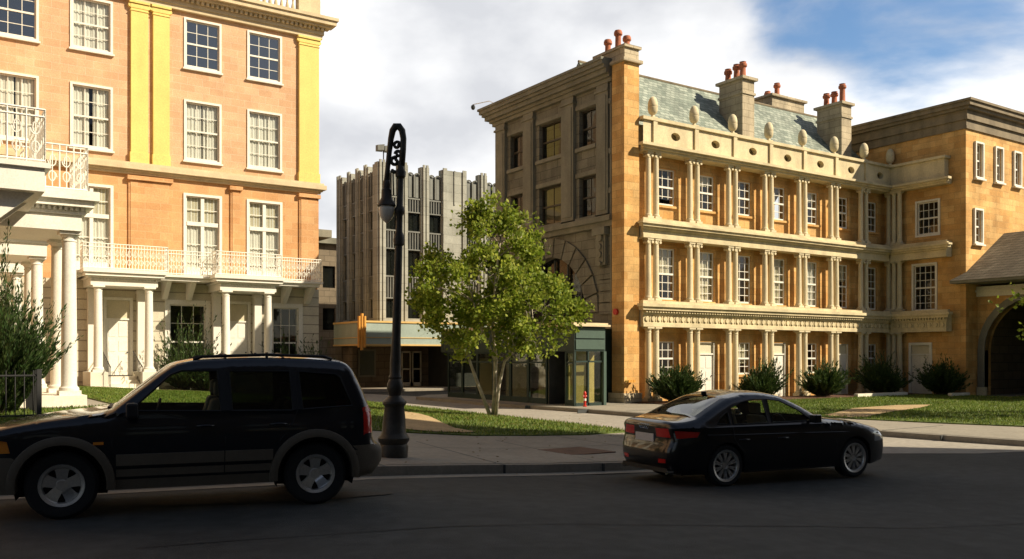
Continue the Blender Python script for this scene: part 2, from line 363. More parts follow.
def window(par, F, a0, a1, b0, b1, cols=3, rows=4, case=.09, back='curtain', sash=True, casem='white', proud=.05, sill=True, pm='pane', rec=.10, openb=0, name='window'):
    m = MB(); t = .05
    # casing
    if case:
        m.fbox(F, a0 - case, a0, b0 - case, b1 + case, 0, proud); m.fbox(F, a1, a1 + case, b0 - case, b1 + case, 0, proud)
        m.fbox(F, a0, a1, b1, b1 + case, 0, proud); m.fbox(F, a0, a1, b0 - case, b0, 0, proud)
    if sill: m.fbox(F, a0 - case - .05, a1 + case + .05, b0 - case - .07, b0 - case, 0, proud + .07)
    # sash
    m.fbox(F, a0, a0 + t, b0, b1, -rec, -rec + .05); m.fbox(F, a1 - t, a1, b0, b1, -rec, -rec + .05)
    m.fbox(F, a0 + t, a1 - t, b1 - t, b1, -rec, -rec + .05); m.fbox(F, a0 + t, a1 - t, b0, b0 + t + .02, -rec, -rec + .05)
    w = .024
    for i in range(1, cols):
        a = a0 + (a1 - a0) * i / cols; m.fbox(F, a - w / 2, a + w / 2, b0 + t + openb, b1 - t, -rec + .002, -rec + .032)
    for j in range(1, rows):
        b = b0 + (b1 - b0) * j / rows; ww = .035 if (sash and j == rows // 2) else w / 2
        if b < b0 + openb: continue
        m.fbox(F, a0 + t, a1 - t, b - ww, b + ww, -rec + .004, -rec + (.06 if ww > .02 else .03))
    o = m.build(name, M[casem], par)
    g = MB(); g.add([F(a0 + .01, b0 + .01 + openb, -rec + .015), F(a1 - .01, b0 + .01 + openb, -rec + .015), F(a1 - .01, b1 - .01, -rec + .015), F(a0 + .01, b1 - .01, -rec + .015)], [(0, 1, 2, 3)]); g.build('pane', M[pm], o)
    if back == 'curtain':
        # two cloth drapes with folds, slightly parted, dark room behind
        c = MB()
        n = 22
        gp = random.choice((.005, .005, .01, .02, .05)) * (a1 - a0)
        for (u0, u1) in ((a0 + .02, (a0 + a1) / 2 - gp), ((a0 + a1) / 2 + gp, a1 - .02)):
            ph = random.random() * 6
            vs = []; fs = []
            for i in range(n + 1):
                a = u0 + (u1 - u0) * i / n; d = -rec - .055 + .02 * math.sin(i * 1.45 + ph) + .012 * math.sin(i * .6 + ph)
                vs += [F(a, b0, d), F(a, b1, d - .01)]
            for i in range(n): fs.append((2 * i, 2 * i + 2, 2 * i + 3, 2 * i + 1))
            c.add(vs, fs)
        c.build('curtain', M['curtain'], o, smooth=True)
    elif back == 'blind':
        c = MB(); c.fbox(F, a0 + .03, a1 - .03, b0 + (b1 - b0) * .0, b1, -rec - .08, -rec - .07); c.build('blind', M['blind'], o)
    elif back == 'half':
        c = MB(); hb = random.choice((.35, .5, .62, .7)); c.fbox(F, a0 + .03, a1 - .03, b0 + (b1 - b0) * hb, b1, -rec - .08, -rec - .07); c.build('blind', M['blind'], o)
    k = MB(); k.fbox(F, a0 - .3, a1 + .3, b0 - .2, b1 + .2, -rec - 1.0, -rec - .9); k.build('interior', M['dark'], o)
    return o

def column(mb, x, y, z0, z1, r, n=16, sq=True, plinth=.1):
    h = z1 - z0
    if sq: mb.box(x - r * 1.35, x + r * 1.35, y - r * 1.35, y + r * 1.35, z0, z0 + plinth); mb.box(x - r * 1.3, x + r * 1.3, y - r * 1.3, y + r * 1.3, z1 - .07, z1)
    zb = z0 + plinth; zt = z1 - .07
    mb.lathe(x, y, [(r * 1.25, zb), (r * 1.3, zb + .03), (r * 1.22, zb + .07), (r * 1.05, zb + .09), (r, zb + .13), (r * .99, zb + h * .3), (r * .86, zt - .16), (r * .95, zt - .15), (r * .95, zt - .13), (r * .86, zt - .12), (r * .88, zt - .07), (r * 1.15, zt - .02), (r * 1.18, zt)], n)

def entab(mb, F, a0, a1, lays, ends=(1, 1)):
    """stacked mouldings: (z0, z1, projection); ends extend by projection"""
    for z0, z1, d in lays:
        mb.fbox(F, a0 - (d if ends[0] else 0), a1 + (d if ends[1] else 0), z0, z1, -.02, d)
def dentils(mb, F, a0, a1, z0, z1, d0, d1, w, gap):
    a = a0
    while a + w <= a1: mb.fbox(F, a, a + w, z0, z1, d0, d1); a += w + gap

# ------------------------------------------------------------------ ground
def drape(name, poly, off, m, step=1.0, skirt=None, kerbm=None):
    xs = [p[0] for p in poly]; ys = [p[1] for p in poly]; ex = []
    x = min(xs) + step / 2
    while x < max(xs):
        y = min(ys) + step / 2
        while y < max(ys):
            if inpoly(x, y, poly): ex.append((x, y))
            y += step
        x += step
    # subdivide outline
    P = []
    for i in range(len(poly)):
        a, b = poly[i], poly[(i + 1) % len(poly)]; n = max(1, min(60, int(math.hypot(b[0] - a[0], b[1] - a[1]) / step)))
        P += [(a[0] + (b[0] - a[0]) * k / n, a[1] + (b[1] - a[1]) * k / n) for k in range(n)]
    ex = [e for e in ex if min((e[0] - p[0]) ** 2 + (e[1] - p[1]) ** 2 for p in P) > (step * .4) ** 2]
    vs, fs = cdt(P, [], ex)
    mb = MB(); mb.add([(x, y, G(x, y) + off) for x, y in vs], fs)
    if skirt is not None:
        for i in range(len(P)):
            p, q = P[i], P[(i + 1) % len(P)]
            mb.add([(p[0], p[1], G(*p) + off), (q[0], q[1], G(*q) + off), (q[0], q[1], G(*q) + skirt), (p[0], p[1], G(*p) + skirt)], [(0, 1, 2, 3)])
    o = mb.build(name, m, None, smooth=30); o['kind'] = 'structure'; return o

# asphalt base sheet: fine near, coarse far, reaching the horizon
def axis(lo, hi, st, far):
    a = [lo + i * st for i in range(int((hi - lo) / st) + 1)]
    return [-far, -far / 4, lo - 40, lo - 10] + a + [hi + 10, hi + 40, far / 4, far]
xs = axis(-20, 50, 1, 3000); ys = axis(-20, 60, 1, 3000)
g = MB(); g.add([(x, y, G(x, y)) for x in xs for y in ys], [(i * len(ys) + j, (i + 1) * len(ys) + j, (i + 1) * len(ys) + j + 1, i * len(ys) + j + 1) for i in range(len(xs) - 1) for j in range(len(ys) - 1)])
o = g.build('road', M['asphalt'], None, smooth=True); o['kind'] = 'structure'

CR = [(13.0 + 1.35 * math.sin(R(a)) , 12.7 - 1.6 * math.cos(R(a))) for a in (0, 15, 30, 45, 60, 75, 90)]
left_outer = [(-40, 16.5), (-6, 12.3), (.84, 11.36), (3.62, 10.75), (6.3, 10.85), (8.02, 10.95), (9.89, 10.94), (11.6, 11.0)] + CR + [(14.3, 20), (14.55, 31), (14.9, 36), (16.6, 38.2), (16.9, 42), (-40, 42)]
def inset(poly, d):
    out = []; n = len(poly); cx = sum(p[0] for p in poly) / n
    for i in range(n):
        a, b, c = poly[i - 1], poly[i], poly[(i + 1) % n]
        e1 = Vector((b[0] - a[0], b[1] - a[1])).normalized(); e2 = Vector((c[0] - b[0], c[1] - b[1])).normalized()
        nn = (Vector((-e1.y, e1.x)) + Vector((-e2.y, e2.x)));
        if nn.length < .2: nn = Vector((-e1.y, e1.x))
        nn.normalize(); k = max(.4, nn.dot(Vector((-e1.y, e1.x)))); out.append((b[0] + nn.x * d / k, b[1] + nn.y * d / k))
    return out
drape('street', [(14.5, 11.9), (15.2, 10.4), (17, 9.2), (19.0, 8.6), (22, 7), (22, 20), (20, 36), (18.6, 43.1), (14.5, 43.1)], .006, M['paleroad'], 1.0)
drape('kerb', left_outer, .13, M['kerb'], 1.2, skirt=-.05)
drape('sidewalk', inset(left_outer, .16), .136, M['concrete'], 1.2)
lawn_l = [(-12, 20.0), (2.0, 18.4), (5.5, 17.9), (8.2, 17.0), (10.0, 16.2), (12.2, 15.35), (13.5, 15.4), (13.9, 16.2), (14.1, 20), (14.38, 31), (14.5, 35), (13, 36), (4.0, 37.0), (3.9, 21), (-1, 20.6), (-12, 22)]
drape('lawn', lawn_l, .165, M['lawn'], .8, skirt=.10)
right_outer = [(18.75, 12.6), (18.85, 10.8), (19.05, 9.37), (19.6, 7.6), (20.8, 6.0), (23, 5.0), (60, 4.0), (60, 36), (19.6, 36), (18.25, 34.5), (18.15, 27.7), (18.5, 24)]
drape('kerb', right_outer, .13, M['kerb'], 1.5, skirt=-.05)
drape('sidewalk', inset(right_outer, .16), .136, M['concrete'], 1.5)
lawn_r = [(21.5, 21.0), (21.55, 16.5), (21.6, 15.0), (22.0, 13.0), (22.65, 11.1), (24, 9.4), (27, 8.6), (55, 8), (55, 17), (38.6, 19.6), (38.3, 22.9), (23.6, 23.2), (22.0, 23.0)]
drape('lawn', lawn_r, .165, M['lawn'], 1.0, skirt=.10)
drape('mulch_bed', [(22.6, 23.26), (38.36, 22.96), (38.8, 24.0), (38.8, 25.2), (22.4, 25.2)], .17, M['mulch'], .8)
drape('mulch_bed', [(4.1, 37.05), (14.3, 36.1), (15.6, 38.0), (15.6, 39.8), (4.1, 39.8)], .17, M['mulch'], .8)
back_outer = [(-60, 43.2), (60, 43.2), (60, 75), (-60, 75)]
drape('sidewalk', back_outer, .13, M['concrete'], 3, skirt=-.05)
drape('dirt_patch', [(10.2, 20.1), (9.4, 19.4), (8.9, 18.4), (8.6, 17.3), (9.2, 16.75), (9.9, 16.5), (10.25, 16.6), (10.1, 17.3), (10.35, 18.3), (10.7, 19.4), (11.5, 22.3), (11.6, 24.4), (10.9, 24.2), (10.8, 22.2)], .185, M['soil'], .5)
drape('dirt_patch', [(21.8, 16.3), (23.2, 16.9), (25.6, 18.0), (28.5, 18.3), (29.8, 17.8), (27.6, 16.9), (25.6, 16.4), (24.0, 15.9), (22.2, 15.2), (21.7, 15.4)], .185, M['soil'], .6)
# sidewalk joints
j = MB()
for (x0, y0), (x1, y1) in [((5.2, 10.7), (6.6, 17.4)), ((7.2, 11.1), (8.4, 16.8)), ((9.2, 11.1), (10.1, 16.1)), ((11.2, 11.2), (11.6, 15.5)), ((3.2, 11.1), (4.9, 17.8)), ((4.2, 14.3), (13.6, 13.1))]:
    n = 8
    for i in range(n):
        a = (x0 + (x1 - x0) * i / n, y0 + (y1 - y0) * i / n); b = (x0 + (x1 - x0) * (i + 1) / n, y0 + (y1 - y0) * (i + 1) / n)
        dx, dy = b[0] - a[0], b[1] - a[1]; l_ = math.hypot(dx, dy); px, py = -dy / l_ * .012, dx / l_ * .012
        j.add([(a[0] - px, a[1] - py, G(*a) + .1405), (b[0] - px, b[1] - py, G(*b) + .1405), (b[0] + px, b[1] + py, G(*b) + .1405), (a[0] + px, a[1] + py, G(*a) + .1405)], [(0, 1, 2, 3)])
for y in (12.5, 15.5, 18.5, 21.5, 24.5, 27.5): j.box(18.9, 21.4, y, y + .03, .125, .1405)
o = j.build('sidewalk_joint', M['darkgrey']); o['kind'] = 'structure'
# kerb joints and gutter strip
drape('gutter', [(-10, 12.35), (.80, 11.0), (3.55, 10.42), (6.3, 10.5), (8.0, 10.6), (9.9, 10.6), (11.6, 10.68), (11.6, 10.99), (9.89, 10.93), (8.02, 10.94), (6.3, 10.84), (3.62, 10.74), (.84, 11.35), (-10, 12.8)], .006, M['concrete'], 1.0)
j = MB()
for x, y in ((1.9, 11.1), (4.8, 10.78), (7.2, 10.9), (9.1, 10.93), (10.9, 10.97)): j.box(x, x + .025, y - .02, y + .17, G(x, y) - .02, G(x, y) + .134)
for y in (11, 14, 17, 20, 23, 26): j.box(18.1 + max(0, (23 - y) * .055), 18.1 + .9, y, y + .03, .02, .134)
o = j.build('kerb_joint', M['darkgrey']); o['kind'] = 'structure'
def ribbon(pts, w, off, m_, name):
    mb = MB(); V = []
    for i, (x, y) in enumerate(pts):
        a = pts[max(i - 1, 0)]; b = pts[min(i + 1, len(pts) - 1)]; dx, dy = b[0] - a[0], b[1] - a[1]; l_ = math.hypot(dx, dy) or 1
        ww = w * random.uniform(.6, 1.4) / 2; V += [(x - dy / l_ * ww, y + dx / l_ * ww, G(x, y) + off), (x + dy / l_ * ww, y - dx / l_ * ww, G(x, y) + off)]
    mb.add(V, [(2 * i + 1, 2 * i + 3, 2 * i + 2, 2 * i) for i in range(len(pts) - 1)]); o = mb.build(name, m_); o['kind'] = 'structure'
M['tar'] = mat('tar', (.028, .028, .026), .95, .2, 3); M['stain'] = mat('oil_stain', (.05, .036, .022), .8, .35, 1.6, .3, 60, fine=.2)
random.seed(3)
def wander(x, y, dx, dy, n, j_): 
    P = [(x, y)]
    for i in range(n): x += dx + random.gauss(0, j_); y += dy + random.gauss(0, j_); P.append((x, y))
    return P
ribbon(wander(1.5, 7.6, .45, -.12, 34, .035), .02, .005, M['tar'], 'tar_seam')
for cx, cy, a, b in ((3.3, 9.5, 1.25, .33),):
    P = [(cx + (a * math.cos(t * .524)) * random.uniform(.75, 1.2), cy - .25 * a * math.cos(t * .524) + b * math.sin(t * .524) * random.uniform(.7, 1.25)) for t in range(12)]
    drape('oil_stain', P, .0075, M['stain'], .3)
# fallen leaves scattered on pavement and turf
lm = MB()
for i in range(420):
    if i % 8: x, y = random.gauss(13.2, 1.6), random.gauss(19.5, 2.4)
    else: x, y = random.uniform(5, 13), random.uniform(10.6, 16)
    z = G(x, y) + (.20 if inpoly(x, y, lawn_l) else .145 if inpoly(x, y, left_outer) else .012); a = random.random() * 6.28; r_ = random.uniform(.02, .045)
    lm.add([(x, y, z), (x + r_ * math.cos(a), y + r_ * math.sin(a), z + .012), (x + r_ * 1.6 * math.cos(a + .5), y + r_ * 1.6 * math.sin(a + .5), z + .004), (x + r_ * math.cos(a + 1.1), y + r_ * math.sin(a + 1.1), z + .012)], [(0, 1, 2), (0, 2, 3)])
tag(lm.build('fallen_leaves', mat('dry_leaf', (.24, .16, .05), .9, .4, 3)), 'dry fallen leaves scattered under the young tree and along the pavement', 'leaves', kind='stuff')
# crown-edge seam / oil stained strip of the road beside the parked SUV is in the asphalt itself
solo(MB().box(9.1, 10.5, 12.25, 13.3, .10, .158), 'utility_cover', M['rustplate'], 'rusty brown rectangular utility cover set in the shaded sidewalk', 'utility cover')

# grass blades on the two lawns
def blades(poly, n, holes=(), smin=.04, smax=.075):
    xs = [p[0] for p in poly]; ys = [p[1] for p in poly]; mb = MB(); k = 0
    while k < n:
        x = random.uniform(max(min(xs), -3), min(max(xs), 42)); y = random.uniform(min(ys), max(ys))
        if not inpoly(x, y, poly) or any(inpoly(x, y, h) for h in holes): k += .2; continue
        z = G(x, y) + .163; a = random.random() * 6.28; h = random.uniform(smin, smax); w = .016
        lx, ly = random.uniform(-.03, .03), random.uniform(-.03, .03)
        mb.add([(x - w * math.cos(a), y - w * math.sin(a), z), (x + w * math.cos(a), y + w * math.sin(a), z), (x + lx, y + ly, z + h)], [(0, 1, 2)]); k += 1
    return mb
dp1 = [(10.2, 20.1), (9.4, 19.4), (8.9, 18.4), (8.6, 17.3), (9.2, 16.75), (10.25, 16.6), (10.1, 17.3), (10.7, 19.4), (11.5, 22.3), (11.6, 24.4), (10.8, 22.2)]
dp2 = [(21.8, 16.3), (23.2, 16.9), (25.6, 18.0), (28.5, 18.3), (29.8, 17.8), (27.6, 16.9), (24.0, 15.9), (22.2, 15.2)]
o = blades(lawn_l, 60000, [dp1]).build('grass', M['grass']); tag(o, 'short green grass of the left lawn around the small tree', 'grass', kind='stuff')
o = blades(lawn_r, 50000, [dp2]).build('grass', M['grass']); tag(o, 'short green grass of the right lawn before the columned terrace', 'grass', kind='stuff')

# ================================================================== BUILDING A : peach terrace on the left
A = thing('terrace_building', (9, 39.9, 0), 'peach stone terrace with paired yellow pilasters, white sash windows and a white balcony', 'building')
F = FY(39.9)
cols1 = [(2.66, 4.26), (5.42, 6.98), (9.86, 11.42), (12.6, 14.16)]
holes = []
for a0, a1 in cols1:
    holes += [rect(a0 + .07, a1 - .07, 14.42, 16.42), rect(a0 + .07, a1 - .07, 10.42, 12.88), rect(a0 + .07, a1 - .07, 5.2, 8.82)]
m = MB(); wall(m, F, rect(-4, 15.9, 5.0, 9.5), [h for h in holes if h[0][1] < 6], .35); m.build('first_floor_wall', M['peach2'], A)
m = MB(); wall(m, F, rect(-4, 15.9, 9.5, 17.0), [h for h in holes if h[0][1] > 6], .35)
m.add([(15.9, 39.9, 0), (15.9, 50, 0), (15.9, 50, 17), (15.9, 39.9, 17)], [(0, 1, 2, 3)]); m.add([(-4, 50, 0), (15.9, 50, 0), (15.9, 50, 17), (-4, 50, 17)], [(3, 2, 1, 0)])
m.add([(-4, 39.9, 17), (15.9, 39.9, 17), (15.9, 50, 17), (-4, 50, 17)], [(0, 1, 2, 3)])
m.build('wall', M['peach'], A)
gh = [rect(9.25, 10.75, .9, 4.1), rect(13.75, 14.95, .9, 4.1), rect(6.75, 7.65, .6, 4.2), rect(11.7, 12.6, .6, 4.2)]
m = MB(); wall(m, FY(39.86), rect(-4, 15.95, 0, 5.0), gh, .35); m.build('ground_storey_wall', M['rust_stone'], A)
for i, (a0, a1) in enumerate(cols1):
    window(A, F, a0 + .07, a1 - .07, 14.42, 16.42, 3, 4, back='curtain' if i == 1 else None, pm='pane' if i == 1 else 'panesky')
    window(A, F, a0 + .07, a1 - .07, 10.42, 12.88, 3, 4)
    # french window
    w = window(A, F, a0 + .07, a1 - .07, 5.2, 8.82, 2, 1, sash=False, sill=False, name='french_window', case=.11)
    k = MB(); k.fbox(F, a0 + .12, a1 - .12, 7.55, 7.72, -.10, -.01); k.fbox(F, (a0 + a1) / 2 - .07, (a0 + a1) / 2 + .07, 5.25, 8.77, -.098, -.03)
    for z in (6.0, 6.75, 8.25): k.fbox(F, a0 + .12, a1 - .12, z - .015, z + .015, -.095, -.06)
    k.fbox(F, a0 + .12, a1 - .12, 5.2, 5.75, -.1, -.05)
    k.build('glazing_bars', M['white'], w)
    k = MB(); k.fbox(F, a0 + .1, a1 - .1, 7.6, 8.8, -.17, -.16); k.build('blind', M['blind'], w)
# pilasters
def pilaster(par, F, a0, a1, z0, z1, pr, m_, cap=True):
    p = MB(); p.fbox(F, a0 - .04, a1 + .04, z0, z0 + .45, 0, pr + .04); p.fbox(F, a0, a1, z0 + .45, z1, 0, pr)
    if cap:
        p.fbox(F, a0 - .03, a1 + .03, z1 - .42, z1 - .38, 0, pr + .03); p.fbox(F, a0 - .07, a1 + .07, z1 - .1, z1, 0, pr + .07)
        for a in (a0 - .02, a1 + .02):
            c = F(a, z1 - .19, pr + .01); q = F(a, z1 - .19, 0); p.tube([q, c], .09, 10)
        p.fbox(F, a0 - .02, a1 + .02, z1 - .3, z1 - .12, 0, pr + .02)
    return p.build('pilaster', m_, par, bevel=.008)
for a0, a1 in ((7.68, 8.36), (8.56, 9.22), (14.97, 15.93), (1.4, 2.1)): pilaster(A, F, a0, a1, 9.95, 16.72, .14, M['yellow'])
for a0, a1 in ((7.6, 9.3), (11.83, 12.28), (15.0, 15.93)):
    p = MB(); p.fbox(F, a0, a1, 5.25, 9.45, 0, .07); p.fbox(F, a0 + .07, a1 - .07, 5.25, 9.2, .07, .10); p.fbox(F, a0 - .06, a1 + .06, 9.25, 9.42, 0, .2); p.build('pilaster', M['peach2'], A)
m = MB(); entab(m, F, -4, 15.9, [(9.48, 9.58, .12), (9.58, 9.66, .2), (9.66, 9.86, .33), (9.86, 9.96, .24)], (0, 1)); m.build('string_course', M['buff'], A)
m = MB(); entab(m, F, -4, 15.9, [(16.72, 16.9, .18), (16.9, 17.08, .24), (17.2, 17.3, .5), (17.3, 17.5, .68), (17.5, 17.64, .76)], (0, 1)); m.fbox(F, -4, 15.9 + .26, 17.08, 17.2, 0, .26)
dentils(m, F, -4, 16.2, 17.06, 17.2, .26, .4, .11, .1); m.build('cornice', M['buff'], A)
m = MB(); m.fbox(F, -4, 16.0, 17.64, 17.8, -.3, .1); m.fbox(F, -4, 16.0, 18.5, 18.62, -.3, .1)
for a0, a1 in ((14.95, 16.0), (7.7, 9.2), (1.4, 2.2)): m.fbox(F, a0, a1, 17.8, 18.5, -.3, .12)
m.build('parapet', M['buff'], A)
for rng in ((9.35, 14.8), (2.4, 7.6)):
    a = rng[0]
    while a < rng[1]:
        m = MB(); x, y, _ = F(a, 0, -.1); m.lathe(x, y, [(.06, 17.8), (.085, 17.95), (.085, 18.05), (.04, 18.25), (.06, 18.45), (.06, 18.5)], 8); a += .27
        m.build('baluster', M['buff'], A)
# ground storey openings
for a0, a1 in ((9.25, 10.75), (13.75, 14.95)): window(A, FY(39.86), a0, a1, .9, 4.1, 3, 4, case=.2, back=None, sill=True)
def door(par, F, a0, a1, z0, z1, m_, case=.12, transom=.55, name='door', tm='blind'):
    d = MB(); t1 = z1 - transom
    d.fbox(F, a0, a1, z0, t1 - .06, -.07, -.02)
    for q in ((.08, .42), (.5, .92)):
        for r0, r1 in ((.06, .36), (.42, .62), (.68, .94)):
            d.fbox(F, a0 + (a1 - a0) * q[0] + .02, a0 + (a1 - a0) * q[1] - .02, z0 + (t1 - z0) * r0, z0 + (t1 - z0) * r1 - .03, -.02, -.008)
    o = d.build(name, M[m_], par)
    f = MB()
    f.fbox(F, a0 - case, a0, z0, z1 + case, -.02, .05); f.fbox(F, a1, a1 + case, z0, z1 + case, -.02, .05); f.fbox(F, a0, a1, z1, z1 + case, -.02, .05); f.fbox(F, a0, a1, t1 - .06, t1, -.07, .03)
    f.build('door_frame', M['white'], o)
    h = MB(); h.tube([F(a1 - .09, z0 + .95, -.01), F(a1 - .09, z0 + .95, .05)], .025, 8); h.build('door_knob', M['ironblack'], o)
    tt = MB(); tt.fbox(F, a0, a1, t1, z1, -.07, -.04); tt.build('transom', M[tm], o)
    return o
door(A, FY(39.86), 6.75, 7.65, 1.1, 4.2, 'white', transom=.75)
door(A, FY(39.86), 11.7, 12.6, 1.1, 4.2, 'white', transom=.75)
# balcony slab, brackets, railing
def railing_pattern(mb, p, q, z0, h, step=.36):
    """ironwork between two points on plan: rails, uprights and scrolls"""
    p = Vector((p[0], p[1], 0)); q = Vector((q[0], q[1], 0)); d = q - p; Lh = d.length; d.normalize(); n = max(1, round(Lh / step)); st = Lh / n
    def P(a, z): v = p + d * a; return (v.x, v.y, z)
    for z in (z0 + .05, z0 + h - .14, z0 + h): mb.tube([P(0, z), P(Lh, z)], .022, 5)
    for i in range(n + 1): mb.tube([P(i * st, z0), P(i * st, z0 + h)], .018, 5)
    for i in range(n):
        c = (i + .5) * st
        mb.tube([P(c + .09 * math.cos(t * .62) * (1 - t / 24), z0 + .28 + .12 * math.sin(t * .62) + t * .004) for t in range(12)], .014, 4)
        mb.tube([P(c - .09 * math.cos(t * .62) * (1 - t / 24), z0 + h - .36 - .12 * math.sin(t * .62)) for t in range(12)], .014, 4)
        mb.tube([P(c, z0 + .05), P(c, z0 + h)], .013, 4)
m = MB(); m.box(5.0, 15.5, 38.62, 39.82, 5.02, 5.16); m.box(4.9, 15.62, 38.5, 39.82, 5.16, 5.26)
for a in (8.9, 9.9, 14.1, 15.2):
    m.hexa([(a, 39.82, 4.3), (a + .2, 39.82, 4.3), (a + .2, 39.6, 4.3), (a, 39.6, 4.3)], [(a, 39.82, 5.02), (a + .2, 39.82, 5.02), (a + .2, 38.8, 5.02), (a, 38.8, 5.02)])
bal = m.build('balcony', M['white'], A)
for p, q, z in (((8.8, 38.6), (10.7, 38.6), 5.26), ((13.5, 38.6), (15.55, 38.6), 5.26), ((15.55, 38.6), (15.55, 39.8), 5.26), ((5.6, 38.05), (8.75, 38.05), 5.3), ((10.7, 38.05), (13.5, 38.05), 5.3)) + tuple(((x, 38.05), (x, 38.6), 5.3) for x in (5.6, 8.75, 10.7, 13.5)):
    m = MB(); railing_pattern(m, p, q, z, 1.0, .22); m.build('railing', M['ironwhite'], bal)
def porchA(x0, x1):
    xe0, xe1 = x0 - .3, x1 + .3
    m = MB(); m.box(xe0, xe1, 38.0, 39.83, 4.66, 4.95); m.box(xe0 - .1, xe1 + .1, 37.9, 39.83, 4.95, 5.02); m.box(xe0 - .22, xe1 + .22, 37.78, 39.83, 5.02, 5.15); m.box(xe0 - .3, xe1 + .3, 37.7, 39.83, 5.15, 5.29)
    pc = m.build('porch', M['white'], A)
    dn = MB(); dentils(dn, FY(38.0), xe0, xe1, 4.87, 4.95, 0, .06, .06, .06); dn.build('dentil_band', M['white'], pc)
    for x in (x0, x1):
        c = MB(); column(c, x, 38.2, 1.26, 4.66, .17); c.build('column', M['white'], pc, smooth=35)
        c = MB(); c.box(x - .16, x + .16, 39.5, 39.83, .9, 4.66); c.box(x - .2, x + .2, 39.45, 39.83, 4.5, 4.6); c.build('pilaster', M['white'], pc)
        pd = MB(); pd.box(x - .32, x + .32, 37.95, 39.8, 0.05, 1.26); pd.build('pedestal', M['offwhite'], pc, bevel=.01)
    st = MB()
    for i in range(5): st.box(x0 + .33, x1 - .33, 37.6 + i * .28, 39.85, .05, .5 + i * .14)
    st.build('steps', M['offwhite'], pc)
    for x in (x0 + .36, x1 - .36):
        rl = MB()
        for i in range(8): rl.tube([(x, 37.7 + i * .24, .6 + i * .09), (x, 37.7 + i * .24, 1.45 + i * .09)], .012, 5)
        rl.tube([(x, 37.65, 1.45), (x, 39.45, 2.1)], .02, 6)
        rl.build('handrail', M['ironblack'], pc)
    return pc
porchA(6.17, 8.06); porchA(11.15, 12.96)

# ================================================================== BUILDING B : wing with white porticoes, far left
B = thing('portico_building', (1.2, 30, 0), 'white pillared terrace wing at the far left with three deep porches and iron balconies', 'building')
F = FXp(1.2)
wh = []
for y in (20.6, 23.0, 26.0, 29.2, 32.2, 35.2): wh += [rect(y - .7, y + .7, 6, 8.8), rect(y - .7, y + .7, 10.4, 12.8)]
m = MB(); wall(m, F, rect(19.2, 39.85, 0, 17), wh, .3); m.box(-8, .85, 19.2, 39.8, 0, 17); m.build('wall', M['peach'], B)
for y in (20.6, 23.0, 26.0, 29.2, 32.2, 35.2):
    window(B, F, y - .7, y + .7, 6, 8.8, 3, 4); window(B, F, y - .7, y + .7, 10.4, 12.8, 3, 4)
m = MB(); m.box(-8.6, 1.8, 18.6, 39.85, 17, 17.6); m.build('cornice', M['buff'], B)
m = MB(); m.box(1.2, 2.14, 19.0, 39.0, 4.98, 5.42); m.box(1.2, 2.24, 18.93, 39.0, 5.42, 5.52)
for y in (19.3, 20.6):
    m.hexa([(1.2, y, 4.4), (1.35, y, 4.4), (1.35, y + .2, 4.4), (1.2, y + .2, 4.4)], [(1.2, y, 4.98), (2.0, y, 4.98), (2.0, y + .2, 4.98), (1.2, y + .2, 4.98)])
bal = m.build('balcony', M['white'], B)
m = MB(); railing_pattern(m, (1.2, 19.05), (2.15, 19.05), 5.52, 1.02, .3); railing_pattern(m, (2.15, 19.05), (2.15, 21.7), 5.52, 1.02, .3)
m.build('railing', M['ironwhite'], bal)
for y0 in (24.6, 30.6): m = MB(); railing_pattern(m, (2.15, y0), (2.15, y0 + 3.1), 5.52, 1.0, .36); m.build('railing', M['ironwhite'], bal)
for y0 in (22.16, 28.2, 34.0):
    y1 = y0 + 1.8; a, b = y0 - .28, y1 + .28
    m = MB(); m.box(1.25, 3.2, a, b, 4.65, 5.0); m.box(1.25, 3.27, a - .06, b + .06, 5.0, 5.08); m.box(1.25, 3.42, a - .22, b + .22, 5.16, 5.3); m.box(1.25, 3.52, a - .32, b + .32, 5.3, 5.5); m.box(1.25, 3.27, a - .06, b + .06, 5.08, 5.16)
    pc = m.build('porch', M['white'], B)
    dn = MB(); dentils(dn, FY(a - .06), 1.3, 3.27, 5.08, 5.16, 0, .07, .06, .05); dn.build('dentil_band', M['white'], pc)
    for y in (y0, y1):
        for x in (2.98,):
            c = MB(); column(c, x, y, 1.0, 4.65, .165, 20); c.build('column', M['white'], pc, smooth=35)
    for y in (y0,):
        pd = MB(); pd.box(1.3, 3.3, a - .05, b + .05, .3, 1.0); pd.build('pedestal', M['offwhite'], pc, bevel=.01)
    r_ = MB(); railing_pattern(r_, (1.9, a - .1), (3.3, a - .1), 5.5, 1.0, .28); railing_pattern(r_, (3.3, a - .1), (3.3, b + .1), 5.5, 1.0, .28)
    r_.build('railing', M['ironwhite'], pc)

# ================================================================== BUILDING C : columned terrace (right)
Cc = thing('columned_terrace', (31, 25.7, 0), 'amber stone three storey terrace with paired cream columns and acorn finials on its parapet', 'building')
F = FY(25.7); FR = FY(25.12)
X0 = 24.6; BAY = 2.2; HW = .46
holes = []
for i in range(7):
    x = X0 + BAY * i
    holes.append(rect(x - HW, x + HW, 7.78, 9.2)); holes.append(rect(x - HW, x + HW, 4.1, 6.1))
    holes.append(rect(x - HW, x + HW, .14, 2.42) if i in (1, 3, 5) else rect(x - HW, x + HW, 1.12, 2.46))
m = MB(); wall(m, F, rect(22.85, 38.96, 0, 10.0), holes, .28)
m.add([(22.85, 32.5, 0), (38.96, 32.5, 0), (38.96, 32.5, 10.2), (22.85, 32.5, 10.2)], [(0, 1, 2, 3)])
m.build('wall', M['amber'], Cc)
